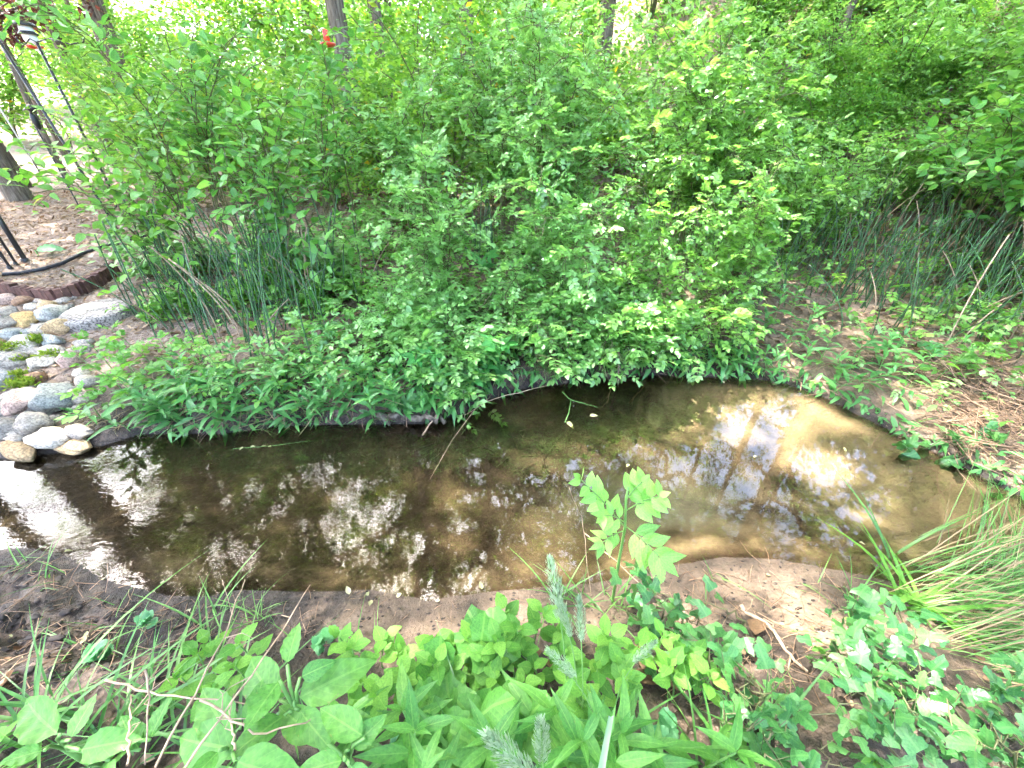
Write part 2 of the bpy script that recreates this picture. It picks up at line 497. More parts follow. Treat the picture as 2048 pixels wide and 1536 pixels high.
    b.inputs['Strength'].default_value = 0.9
    b.inputs['Distance'].default_value = 0.03
    L(mathn(N, L, 'ADD', mathn(N, L, 'MULTIPLY', mid, 0.7), mathn(N, L, 'MULTIPLY', fine, 0.3)), b.inputs['Height'])
    L(b.outputs[0], p.inputs['Normal'])
    o = N('OutputMaterial')
    L(p.outputs[0], o.inputs[0])
    return m

def water_material():
    m, nt, N, L = nodes('stream_water')
    tc = N('TexCoord')
    at = N('Attribute')
    at.attribute_name = 'mask'
    sep = N('SeparateXYZ')
    L(at.outputs['Vector'], sep.inputs[0])
    def nz(scale, detail, stretch, rot):
        mp = N('Mapping')
        mp.inputs['Scale'].default_value = stretch
        mp.inputs['Rotation'].default_value = (0, 0, rot)
        L(tc.outputs['Object'], mp.inputs[0])
        n = N('TexNoise')
        n.inputs['Scale'].default_value = scale
        n.inputs['Detail'].default_value = detail
        L(mp.outputs[0], n.inputs['Vector'])
        return n.outputs[0]
    a = nz(26, 3, (1, 1.9, 1), 0.3)
    b2 = nz(5, 2, (1, 1.3, 1), 0.0)
    hgt = mathn(N, L, 'ADD', mathn(N, L, 'MULTIPLY', mathn(N, L, 'MULTIPLY', a, sep.outputs['X']), 0.00030), mathn(N, L, 'MULTIPLY', b2, 0.0003))
    bp = N('Bump')
    bp.inputs['Strength'].default_value = 1.0
    bp.inputs['Distance'].default_value = 1.0
    L(hgt, bp.inputs['Height'])
    fr = N('Fresnel')
    fr.inputs['IOR'].default_value = 1.7
    L(bp.outputs[0], fr.inputs['Normal'])
    tr = N('BsdfTransparent')
    tr.inputs[0].default_value = (0.76, 0.71, 0.61, 1)
    gl = N('BsdfGlossy')
    gl.inputs['Roughness'].default_value = 0.015
    L(bp.outputs[0], gl.inputs['Normal'])
    ms = N('MixShader')
    L(fr.outputs[0], ms.inputs[0])
    L(tr.outputs[0], ms.inputs[1])
    L(gl.outputs[0], ms.inputs[2])
    o = N('OutputMaterial')
    L(ms.outputs[0], o.inputs[0])
    return m
M['ground'], M['water'] = ground_material(), water_material()
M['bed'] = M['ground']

# ------------------------------------------------------------------ mesh helpers
def mesh(name, V, F, mat, luv=None, smooth=True, mask=None, bmask=None):
    """V (n,3); F (m,3) triangles or (m,4) quads"""
    V = np.asarray(V, np.float32)
    F = np.asarray(F, np.int32)
    me = bpy.data.meshes.new(name)
    k = F.shape[1]
    me.vertices.add(len(V))
    me.vertices.foreach_set('co', V.ravel())
    me.loops.add(F.size)
    me.loops.foreach_set('vertex_index', F.ravel())
    me.polygons.add(len(F))
    me.polygons.foreach_set('loop_start', np.arange(0, F.size, k, dtype=np.int32))
    me.polygons.foreach_set('loop_total', np.full(len(F), k, np.int32))
    me.polygons.foreach_set('use_smooth', np.full(len(F), smooth, bool))
    me.update(calc_edges=True)
    for nm, arr in (('luv', luv), ('mask', mask), ('bmask', bmask)):
        if arr is not None:
            a = me.attributes.new(nm, 'FLOAT_VECTOR', 'POINT')
            a.data.foreach_set('vector', np.asarray(arr, np.float32).ravel())
    for mt in (mat if isinstance(mat, list) else [mat]):
        me.materials.append(mt)
    return me

def put(name, me, parent=None, mat4=None):
    o = bpy.data.objects.new(name, me)
    COL.objects.link(o)
    if parent is not None:
        o.parent = parent
    if mat4 is not None:
        o.matrix_basis = Matrix(mat4.tolist() if hasattr(mat4, 'tolist') else mat4)
    return o

def tag(o, label, cat, group=None):
    o['label'] = label
    o['category'] = cat
    if group:
        o['group'] = group
    return o

def thing(name, label, cat, loc, group=None):
    o = bpy.data.objects.new(name, None)
    o.empty_display_size = 0.05
    COL.objects.link(o)
    o.location = [float(v) for v in loc]
    return tag(o, label, cat, group)

def struct(o, kind='structure'):
    o['kind'] = kind
    return o

ORD = 'first second third fourth fifth sixth seventh eighth ninth tenth eleventh twelfth thirteenth fourteenth fifteenth sixteenth seventeenth eighteenth nineteenth twentieth'.split()
TENS = {2: 'twenty', 3: 'thirty', 4: 'forty', 5: 'fifty', 6: 'sixty'}
def ordn(k):
    if k < 20:
        return ORD[k]
    t, u = divmod(k + 1, 10)
    return (TENS[t] + '-' + ORD[u - 1]) if u else {3: 'thirtieth', 4: 'fortieth', 5: 'fiftieth', 6: 'sixtieth'}[t]

class MB:
    """collects triangles"""
    def __init__(s):
        s.V, s.F, s.U, s.n = [], [], [], 0
    def add(s, V, F, U=None, rnd=None):
        V = np.asarray(V, float)
        F = np.asarray(F, int)
        if F.shape[1] == 4:
            F = np.vstack([F[:, [0, 1, 2]], F[:, [0, 2, 3]]])
        U = np.zeros_like(V) if U is None else np.array(U, float)
        if rnd is not None:
            U[:, 2] = rnd
        s.V.append(V)
        s.F.append(F + s.n)
        s.U.append(U)
        s.n += len(V)
    def inst(s, tpls, mats, rnd=None):
        """many copies of templates, mats (N,4,4)"""
        mats = np.asarray(mats)
        if not len(mats):
            return
        pick = R.randint(0, len(tpls), len(mats))
        rnd = R.rand(len(mats)) if rnd is None else rnd
        for k, (V, F, U) in enumerate(tpls):
            m = mats[pick == k]
            if not len(m):
                continue
            W = np.einsum('nij,kj->nki', m[:, :3, :3], V) + m[:, None, :3, 3]
            n = len(V)
            FF = F[None] + (np.arange(len(m)) * n)[:, None, None]
            UU = np.repeat(U[None], len(m), 0).copy()
            UU[:, :, 2] = rnd[pick == k][:, None]
            s.add(W.reshape(-1, 3), FF.reshape(-1, 3), UU.reshape(-1, 3))
    def mesh(s, name, mat, smooth=True, origin=(0, 0, 0)):
        V = np.vstack(s.V) - np.asarray(origin)
        return mesh(name, V, np.vstack(s.F), mat, np.vstack(s.U), smooth)
    def build(s, name, mat, parent=None, smooth=True):
        org = parent.location if parent is not None else (0, 0, 0)
        return put(name, s.mesh(name, mat, smooth, org), parent)

def nrm(v):
    v = np.asarray(v, float)
    return v / np.maximum(np.linalg.norm(v, axis=-1, keepdims=True), 1e-9)

def frames(pos, d, up, s):
    pos, d, up = np.atleast_2d(pos), nrm(np.atleast_2d(d)), np.atleast_2d(up)
    x = nrm(np.cross(d, up))
    z = np.cross(x, d)
    s = np.broadcast_to(np.asarray(s, float), (len(pos),))[:, None]
    m = np.zeros((len(pos), 4, 4))
    m[:, :3, 0], m[:, :3, 1], m[:, :3, 2], m[:, :3, 3] = x * s, d * s, z * s, pos
    m[:, 3, 3] = 1
    return m

def tube(pts, rad, sides=5, cap=True):
    pts = np.asarray(pts, float)
    n = len(pts)
    rad = np.broadcast_to(np.asarray(rad, float), (n,))
    t = nrm(np.gradient(pts, axis=0))
    ref = np.where(np.abs(t[:, 2:3]) > 0.9, np.array([[1.0, 0, 0]]), np.array([[0, 0, 1.0]]))
    a = nrm(np.cross(t, ref))
    for i in range(1, n):
        a[i] = nrm(a[i - 1] - t[i] * np.dot(a[i - 1], t[i]))
    b = np.cross(t, a)
    th = np.linspace(0, 2 * math.pi, sides, endpoint=False)
    V = pts[:, None] + rad[:, None, None] * (a[:, None] * np.cos(th)[None, :, None] + b[:, None] * np.sin(th)[None, :, None])
    V = V.reshape(-1, 3)
    F = []
    for i in range(n - 1):
        for k in range(sides):
            k2 = (k + 1) % sides
            F.append((i * sides + k, i * sides + k2, (i + 1) * sides + k2, (i + 1) * sides + k))
    F = np.array(F)
    F = np.vstack([F[:, [0, 1, 2]], F[:, [0, 2, 3]]])
    if cap:
        V = np.vstack([V, pts[-1]])
        c = (n - 1) * sides
        F = np.vstack([F, [(c + k, c + (k + 1) % sides, len(V) - 1) for k in range(sides)]])
    return V, F

def bez(p0, p1, p2, p3, n):
    t = np.linspace(0, 1, n)[:, None]
    p0, p1, p2, p3 = (np.asarray(p, float) for p in (p0, p1, p2, p3))
    return (1 - t) ** 3 * p0 + 3 * (1 - t) ** 2 * t * p1 + 3 * (1 - t) * t * t * p2 + t ** 3 * p3

# ------------------------------------------------------------------ leaf templates (length 1 along +Y, face up +Z)
PROF = dict(
    ovate=lambda t: np.sin(math.pi * t ** 0.72) ** 0.85,
    oval=lambda t: np.sin(math.pi * t ** 0.95) ** 0.7,
    lance=lambda t: np.sin(math.pi * t ** 0.75) ** 1.15,
    blade=lambda t: np.minimum(1, t * 12) * (1 - t ** 2.2))

def leaf(prof='ovate', wid=0.5, n=4, fold=0.25, curl=0.25, serr=0.0, pet=0.0, wave=0.0, twist=0.0):
    ts = np.linspace(0, 1, n + 1)
    w = PROF[prof](ts) * wid / 2
    if serr:
        w = w * (1 + serr * np.where(np.arange(n + 1) % 2, 1, -1))
    w[0] = max(w[0], 0) if prof == 'blade' else 0
    z = -curl * ts ** 2
    V, U, F = [], [], []
    if pet:
        V += [(-0.012, -0.0, 0), (0.012, 0.0, 0), (0, pet, 0)]
        U += [(0, 0, 0)] * 3
        F += [(0, 1, 2)]
    y0 = pet
    b = len(V)
    for i, t in enumerate(ts):
        zz = z[i]
        if i in (0, n):
            V.append((0, y0 + t * (1 - pet), zz))
            U.append((0, t, 0))
        else:
            wv = wave * math.sin(i * 2.3)
            V += [(-w[i], y0 + t * (1 - pet), zz + fold * w[i] + wv), (0, y0 + t * (1 - pet), zz), (w[i], y0 + t * (1 - pet), zz + fold * w[i] - wv)]
            U += [(-1, t, 0), (0, t, 0), (1, t, 0)]
    for i in range(n):
        if i == 0:
            F += [(b, b + 2, b + 1), (b, b + 3, b + 2)]
        elif i == n - 1:
            a, tip = b + 1 + 3 * (i - 1), b + 1 + 3 * (n - 1)
            F += [(a, a + 1, tip), (a + 1, a + 2, tip)]
        else:
            a, c = b + 1 + 3 * (i - 1), b + 1 + 3 * i
            F += [(a, a + 1, c + 1), (a, c + 1, c), (a + 1, a + 2, c + 2), (a + 1, c + 2, c + 1)]
    return np.array(V, float), np.array(F, int), np.array(U, float)

def lobed(n=5, depthl=0.38, serr=0.07, cup=0.12, seed=0, steps=5):
    """currant / grape like leaf: lobes round a palm, petiole at the origin"""
    rr = np.random.RandomState(seed)
    th = np.linspace(-2.45, 2.45, n * steps)
    rad = 0.62 * (1 - depthl * 0.5 + depthl * 0.5 * np.cos(th * (n) / 2.45 * math.pi / math.pi * 1.28)) * (1 - 0.16 * np.abs(th) / 2.45)
    rad = rad * (1 + serr * np.where(np.arange(len(th)) % 2, 1, -1)) * (1 + 0.08 * rr.randn(len(th)))
    x, y = np.sin(th) * rad, 0.38 + np.cos(th) * rad
    z = cup * (x ** 2 + (y - 0.38) ** 2) * 2 * np.where(rr.rand() > 0.5, 1, -1) + 0.03 * rr.randn(len(th))
    V = np.vstack([[(0, 0, 0), (0, 0.38, 0.02)], np.stack([x, y, z], 1)])
    m = len(th)
    F = [(1, 2 + i + 1, 2 + i) for i in range(m - 1)] + [(1, 2, 0), (1, 0, 2 + m - 1)]
    U = np.vstack([[(0, 0, 0), (0, 0.4, 0)], np.stack([np.sign(x) * np.minimum(1, np.abs(x) / 0.6), y, z * 0], 1)])
    return V, np.array(F), U

def xf(t, m):
    V, F, U = t
    m = np.asarray(m)
    return V @ m[:3, :3].T + m[:3, 3], F, U

def join(ts):
    V, F, U, n = [], [], [], 0
    for v, f, u in ts:
        V.append(v)
        F.append(f + n)
        U.append(u)
        n += len(v)
    return np.vstack(V), np.vstack(F), np.vstack(U)

def pinnate(pairs, lf, size, seed=0, droop=0.15, ang=1.0, grow=0.0, jit=0.15):
    """compound leaf of length 1"""
    rr = np.random.RandomState(seed)
    ts = []
    rach = []
    for s in np.linspace(0, 1, 5):
        rach.append((0, s * 0.78, -droop * s * s))
    v, f = tube(rach, np.linspace(0.012, 0.006, 5), 3)
    ts.append((v, f, np.zeros_like(v)))
    for i in range(pairs):
        s = 0.28 + 0.44 * i / max(1, pairs - 1) if pairs > 1 else 0.5
        y, z = s, -droop * (s / 0.78) ** 2
        for sd in (-1, 1):
            a = ang + jit * rr.randn()
            d = (sd * math.sin(a), math.cos(a), -0.12 + 0.15 * rr.randn())
            m = frames((0, y + 0.02 * rr.randn(), z), d, (0.25 * rr.randn(), 0.25 * rr.randn(), 1), size * (1 + grow * (i / pairs - 0.5)) * (0.9 + 0.2 * rr.rand()))[0]
            ts.append(xf(lf, m))
    m = frames((0, 0.76, -droop), (0.1 * rr.randn(), 1, -0.25), (0.2 * rr.randn(), 0, 1), size * 1.1)[0]
    ts.append(xf(lf, m))
    return join(ts)

def palmate(n, lf, size, seed=0, pet=0.35, spread=2.2):
    rr = np.random.RandomState(seed)
    v, f = tube([(0, 0, 0), (0, pet * 0.5, 0.03), (0, pet, 0)], 0.012, 3)
    ts = [(v, f, np.zeros_like(v))]
    for k in range(n):
        a = -spread + 2 * spread * k / (n - 1)
        s = size * (1 - 0.28 * abs(a) / spread)
        m = frames((0, pet, 0), (math.sin(a), math.cos(a), -0.15 + 0.1 * rr.randn()), (0.15 * rr.randn(), 0.15 * rr.randn(), 1), s)[0]
        ts.append(xf(lf, m))
    return join(ts)

LF = {}
_l = leaf('ovate', 0.58, 4, 0.22, 0.12)
LF['rose'] = [pinnate(3, _l, 0.37, s, 0.12 + 0.05 * s, 1.05) for s in range(5)]
_q = leaf('oval', 0.62, 2, 0.15, 0.1)
LF['rose_far'] = [pinnate(3, _q, 0.36, s, 0.15, 1.05) for s in range(3)]
LF['oval'] = [leaf('ovate', 0.52, 5, 0.22, c, pet=0.08) for c in (0.1, 0.25, 0.4)]
LF['tiny'] = [leaf('ovate', 0.55, 2, 0.2, c) for c in (0.1, 0.3)]
LF['lance'] = [leaf('lance', 0.26, 6, 0.3, c, wave=0.01) for c in (0.15, 0.4, 0.65)]
LF['jewel'] = [leaf('ovate', 0.62, 8, 0.14, c, serr=0.05, pet=0.15) for c in (0.08, 0.2, 0.32)]
LF['poke'] = [leaf('ovate', w, 11, f, c, pet=0.06, wave=wv) for w, f, c, wv in ((0.52, 0.18, 0.12, 0.02), (0.47, 0.3, 0.3, 0.03), (0.56, 0.1, 0.45, 0.025), (0.5, 0.35, 0.2, 0.035))]
LF['heart'] = [lobed(3, 0.06, 0.03, 0.25, s, 7) for s in range(3)]
LF['currant'] = [lobed(5, 0.55, 0.06, 0.18, s, 5) for s in range(5)]
LF['creeper'] = [palmate(5, leaf('ovate', 0.48, 4, 0.2, 0.2), 0.62, s) for s in range(3)]
LF['trif'] = [palmate(3, leaf('ovate', 0.6, 4, 0.2, 0.2), 0.6, s, 0.3, 1.3) for s in range(3)]
LF['pinn'] = [pinnate(4, leaf('lance', 0.36, 4, 0.2, 0.15), 0.34, s, 0.2, 0.95) for s in range(4)]
LF['dead'] = [leaf('ovate', 0.6, 4, 0.5, c, wave=0.06) for c in (-0.3, 0.2, 0.5)]
LF['chip'] = [leaf('oval', 0.35, 2, 0.1, 0.05), leaf('oval', 0.2, 2, 0.1, 0.02)]

_cache = {}
def leaf_meshes(key, mat):
    if (key, mat) not in _cache:
        _cache[key, mat] = [mesh(key + '_leaf', v, f, M[mat], np.hstack([u[:, :2], np.full((len(u), 1), 0.0)])) for v, f, u in LF[key]]
    return _cache[key, mat]

def leaf_objects(parent, key, mat, mats, name='leaf'):
    ms = leaf_meshes(key, mat)
    org = np.array(parent.location)
    out = []
    for m in mats:
        m = np.array(m)
        m[:3, 3] -= org
        out.append(put(name, ms[R.randint(len(ms))], parent, m))
    return out

# ================================================================== the setting: ground, stream bed, water
def axis(lo, a, b, hi, step, g=1.16):
    mid = list(np.arange(a, b + 1e-6, step))
    up, s = [], step
    v = b
    while v < hi:
        s *= g
        v += s
        up.append(v)
    dn, s, v = [], step, a
    while v > lo:
        s *= g
        v -= s
        dn.append(v)
    return np.array(dn[::-1] + mid + up)

gx, gy = axis(-90, -4.0, 4.2, 90, 0.026), axis(-30, 0.1, 4.2, 110, 0.022)
GX, GY = np.meshgrid(gx, gy)
GZ, DF, DN, INS, ISF = height(GX, GY, True)
nx, ny = len(gx), len(gy)
def gcell(x, y):
    x, y = np.clip(x, gx[0], gx[-1] - 1e-3), np.clip(y, gy[0], gy[-1] - 1e-3)
    i, j = np.clip(np.searchsorted(gx, x, 'right') - 1, 0, nx - 2), np.clip(np.searchsorted(gy, y, 'right') - 1, 0, ny - 2)
    return i, j, (x - gx[i]) / (gx[i + 1] - gx[i]), (y - gy[j]) / (gy[j + 1] - gy[j])
def gheight(x, y):
    i, j, u, v = gcell(x, y)
    return (GZ[j, i] * (1 - u) + GZ[j, i + 1] * u) * (1 - v) + (GZ[j + 1, i] * (1 - u) + GZ[j + 1, i + 1] * u) * v
def gfull(x, y):
    i, j, u, v = gcell(x, y)
    i, j = np.where(u > 0.5, i + 1, i), np.where(v > 0.5, j + 1, j)
    return gheight(x, y), DF[j, i], DN[j, i], INS[j, i], ISF[j, i]
gV = np.stack([GX.ravel(), GY.ravel(), GZ.ravel()], 1)
idx = np.arange(nx * ny).reshape(ny, nx)
gF = np.stack([idx[:-1, :-1], idx[:-1, 1:], idx[1:, 1:], idx[1:, :-1]], -1).reshape(-1, 4)
x, y, df, dn, ins, isf = (a.ravel() for a in (GX, GY, DF, DN, INS, ISF))
edge = np.minimum(df, dn)
n1 = fbm(x * 2.5, y * 2.5, 77, 3)
mud = np.where(isf, 1 - sm(0.25, 0.7, df + n1 * 0.3), 1 - sm(0.5, 1.1, dn + n1 * 0.3))
chips = (1 - sm(-1.75, -1.15, x + 0.3 * n1)) * isf * sm(0.35, 0.7, df + 0.2 * n1)
chips = np.maximum(chips, 0.75 * sm(2.2, 3.5, 0.72 * x + 0.3 * y) * isf * sm(0.8, 1.6, df))
chips = np.maximum(chips, 0.55 * sm(6, 9, y) * (0.5 + n1))
nr = (1 - sm(0.10, 0.26, dn + 0.2 * n1)) * sm(-0.75, -0.45, x) * ~isf
nr = np.maximum(nr, 0.75 * sm(0.35, 0.6, x) * (1 - sm(1.3, 1.7, x)) * (1 - sm(0.2, 0.5, dn + 0.25 * n1)) * ~isf)
fr = 0.62 * sm(1.5, 2.1, x) * (1 - sm(0.25, 0.7, df + n1 * 0.4)) * isf * sm(0.0, 0.05, df)
sandm = np.maximum(nr, fr)
gmask = np.stack([mud, np.clip(chips, 0, 1), np.clip(sandm, 0, 1)], 1)
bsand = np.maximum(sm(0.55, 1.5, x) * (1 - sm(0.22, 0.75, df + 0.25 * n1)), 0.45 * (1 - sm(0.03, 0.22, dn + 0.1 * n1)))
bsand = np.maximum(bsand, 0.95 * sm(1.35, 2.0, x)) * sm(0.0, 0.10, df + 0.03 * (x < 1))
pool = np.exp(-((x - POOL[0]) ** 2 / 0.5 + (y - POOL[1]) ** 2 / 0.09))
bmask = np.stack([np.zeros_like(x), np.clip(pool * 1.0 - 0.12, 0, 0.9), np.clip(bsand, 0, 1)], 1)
inq = ins[gF].all(1)
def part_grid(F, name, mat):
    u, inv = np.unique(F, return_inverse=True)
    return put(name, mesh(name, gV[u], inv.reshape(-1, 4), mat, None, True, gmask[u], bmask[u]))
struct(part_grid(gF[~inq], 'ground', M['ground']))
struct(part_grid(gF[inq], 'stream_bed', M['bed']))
wx, wy = np.arange(-9, 7.2, 0.12), np.arange(-3.5, 5.5, 0.12)
WX, WY = np.meshgrid(wx, wy)
wP = np.stack([WX.ravel(), WY.ravel()], 1)
wi = np.arange(len(wP)).reshape(WX.shape)
wF = np.stack([wi[:-1, :-1], wi[:-1, 1:], wi[1:, 1:], wi[1:, :-1]], -1).reshape(-1, 4)
keep = inside(wP) | (np.minimum(seg_dist(wP, FAR), seg_dist(wP, NEAR)) < 0.2)
wF = wF[keep[wF].all(1)]
u, inv = np.unique(wF, return_inverse=True)
wm = np.stack([0.25 + 1.0 * (1 - sm(-1.6, 0.1, wP[:, 0])), wP[:, 0] * 0, wP[:, 0] * 0], 1)
struct(put('water', mesh('water', np.hstack([wP[u], np.zeros((len(u), 1))]), inv.reshape(-1, 4), M['water'], None, True, wm[u])))

# ================================================================== woodland trees
def limb_set(seed, n_limb=15, spread=2.6, h0=0.32, leaves=9000, leaf_size=0.13, density=1.0):
    """a crown for a tree of height 1 unit = 1 m scaled later; returns branch mesh arrays and leaf mesh arrays for a 12 m tree"""
    rr = np.random.RandomState(seed)
    br, ends = MB(), []
    H = 12.0
    for k in range(n_limb):
        t = h0 + (0.97 - h0) * (k + rr.rand()) / n_limb
        a = k * 2.4 + rr.randn() * 0.4
        ln = spread * (1.15 - 0.75 * abs(t - 0.45)) * (0.7 + 0.5 * rr.rand())
        p0 = np.array([0, 0, H * t])
        dr = np.array([math.cos(a), math.sin(a), 0.55 + 0.5 * rr.rand()])
        p3 = p0 + dr * ln
        pts = bez(p0, p0 + dr * ln * [0.4, 0.4, 0.2], p3 - [0, 0, 0.1 * ln], p3, 8)
        pts[1:-1] += rr.randn(6, 3) * 0.05 * ln
        r0 = 0.085 * (1.1 - t) + 0.02
        v, f = tube(pts, np.linspace(r0, 0.012, 8), 5)
        br.add(v, f)
        for j in range(9):
            s = 0.25 + 0.75 * (j + rr.rand()) / 9
            q = pts[min(7, int(s * 7.99))]
            d2 = nrm(dr * 0.5 + rr.randn(3) * [0.8, 0.8, 0.5])
            l2 = (0.5 + 0.8 * rr.rand()) * ln * 0.36
            sub = np.array([q, q + d2 * l2 * 0.5 + rr.randn(3) * 0.05, q + d2 * l2 + [0, 0, -0.06 * l2]])
            v, f = tube(sub, (0.014, 0.009, 0.004), 3)
            br.add(v, f)
            for w in np.linspace(0.25, 1.1, 5):
                ends.append(q + d2 * l2 * w)
    ends = np.array(ends)
    pick = ends[rr.randint(0, len(ends), leaves)]
    pos = pick + rr.randn(leaves, 3) * [0.20, 0.20, 0.13]
    d = rr.randn(leaves, 3) * [1, 1, 0.4]
    up = np.array([0, 0, 1.0]) + rr.randn(leaves, 3) * 0.5
    lm = MB()
    lm.inst([leaf('ovate', 0.6, 2, 0.2, 0.1)], frames(pos, d, up, leaf_size * (0.7 + 0.6 * rr.rand(leaves))))
    return br.mesh('branches', M['bark']), lm.mesh('crown', M['canopy'])

CROWNS = [limb_set(s, n, sp, h0, lv, ls) for s, n, sp, h0, lv, ls in
          ((1, 14, 2.8, 0.30, 6500, 0.13), (2, 16, 3.2, 0.36, 9000, 0.13), (3, 12, 2.6, 0.45, 6500, 0.12), (4, 15, 3.0, 0.28, 2200, 0.12), (5, 20, 3.0, 0.16, 9000, 0.13))]

def tree(label, base, dia, h, lean=(0, 0), crown=0, rot=0.0, mat='bark', group='woodland trees', spread=1.0):
    base = np.asarray(base, float)
    t = thing('woodland_tree', label, 'tree', base, group)
    tt = np.linspace(0, 1, 16)
    pts = np.stack([lean[0] * h * tt + 0.05 * np.sin(tt * 5 + rot), lean[1] * h * tt + 0.05 * np.cos(tt * 4 + rot), -0.25 + tt * (h + 0.25)], 1)
    pts[:, :2] -= pts[0, :2]
    rad = dia / 2 * (1 - 0.82 * tt) * (1 + 0.45 * np.exp(-tt * h / 0.25))
    v, f = tube(pts, rad, 14)
    k = fbm(np.arctan2(v[:, 1], v[:, 0]) * 3, v[:, 2] * 1.5, int(rot * 10), 3)
    v[:, :2] += (v[:, :2] - 0) * 0
    v = v + np.stack([k * dia * 0.08, k * dia * 0.08, 0 * k], 1)
    put('trunk', mesh('trunk', v, f, M[mat]), t)
    s = h / 12.0
    b, l = CROWNS[crown]
    mt = Matrix.Translation((lean[0] * h * 0.6, lean[1] * h * 0.6, 0)) @ Matrix.Rotation(rot, 4, 'Z') @ Matrix.Diagonal((s * spread, s * spread, s, 1))
    put('branches', b, t, mt)
    struct(put('crown', l, t, mt), 'stuff')
    return t

def bg(px, py, y):
    p = at_y(px, py, y)
    return np.array([p[0], p[1], hz(p[0], p[1])])

TREES = [  # px, py on the trunk, distance, width px, height, crown, bark, label
    (118, 90, 13.0, 22, 14, 0, 'bark', 'slim dark grey trunk just right of the hanging white feeder, upper left'),
    (140, 75, 16.5, 12, 13, 1, 'barkp', 'thin pale brown trunk just right of a slim dark grey one, upper left'),
    (172, 85, 18.0, 11, 13, 2, 'bark', 'very thin grey trunk directly left of the broadest upper-left trunk'),
    (192, 50, 11.5, 40, 17, 1, 'bark', 'broad brown-grey trunk, the widest of the upper-left group'),
    (232, 60, 19.0, 13, 14, 0, 'barkp', 'thin pale trunk directly right of the broadest upper-left trunk'),
    (30, 115, 14.0, 13, 13, 3, 'bark', 'thin brown trunk beside the long black pole at the left edge'),
    (12, 135, 17.0, 12, 12, 0, 'bark', 'thin shaded trunk at the left edge, left of the black pole'),
    (-25, 290, 7.2, 34, 15, 3, 'bark', 'thick dark trunk cut by the left edge of the picture'),
    (703, 220, 7.6, 36, 16, 1, 'bark', 'grey trunk rising behind the rose thicket left of centre'),
    (783, 25, 15.0, 16, 15, 0, 'bark', 'small grey trunk at the top edge between the two central trunks'),
    (820, 25, 17.0, 10, 14, 2, 'bark', 'thin blackish trunk at the top edge, left of the straight central one'),
    (930, 100, 8.6, 30, 17, 1, 'bark', 'straight brown trunk rising behind the middle of the rose thicket'),
    (1842, 45, 11.0, 24, 15, 2, 'barkp', 'slender pale leaning trunk on the right-hand slope'),
    (1985, 80, 7.0, 46, 17, 1, 'barkp', 'stout ridged light brown trunk on the slope at upper right'),
    (2030, 70, 9.6, 18, 13, 0, 'bark', 'thin grey trunk behind the stout ridged one at upper right'),
    (1330, 20, 16.0, 14, 15, 1, 'bark', 'thin trunk almost hidden behind the tallest rose canes'),
    (1690, 40, 8.2, 14, 14, 1, 'bark', 'slim trunk added on the right-hand slope, its crown screening sky from the water'),  # added tree: its crown keeps bright sky out of the water reflection
    (1560, 10, 17.0, 16, 15, 1, 'bark', 'faint trunk behind foliage right of centre at the top'),
]
for k, (px, py, yy, w, h, cr, mt, lb) in enumerate(TREES):
    b = bg(px, py, yy)
    tree(lb, b, pxm(w, at_y(px, py, yy)), h, (R.randn() * 0.012, R.randn() * 0.012), cr, k * 1.7, mt)
# unseen trees mirrored in the water; some added to shade foreground, hide sky
SIDE = [((-11.5, 5.0), 0.4, 15, 3), ((-9.5, 8.5), 0.35, 14, 3), ((-6.5, 17), 0.4, 16, 1), ((2.2, 12.5), 0.4, 17, 3), ((9.5, 5.0), 0.5, 16, 1),
        ((10, 0.0), 0.5, 15, 2), ((-2.8, 11), 0.3, 16, 0), ((-14, 12), 0.4, 17, 1), ((13, 9), 0.4, 15, 1), ((6.4, 3.4), 0.3, 12, 4), ((-5.5, 3.5), 0.3, 16, 2), ((-6.6, 2.0), 0.3, 15, 2), ((-7.6, 4.0), 0.3, 13, 3), ((-9.2, 6.2), 0.3, 13, 0), ((-7.0, 2.6), 0.22, 12, 3)]
for k, ((x0, y0), dia, h, cr) in enumerate(SIDE):
    tree('unseen tree for reflection and added shade, ' + ordn(k) + ' of the trees with no trunk in view', (x0, y0, hz(x0, y0)), dia, h, (0, 0), cr, 0.9 + k * 2.1, 'bark')

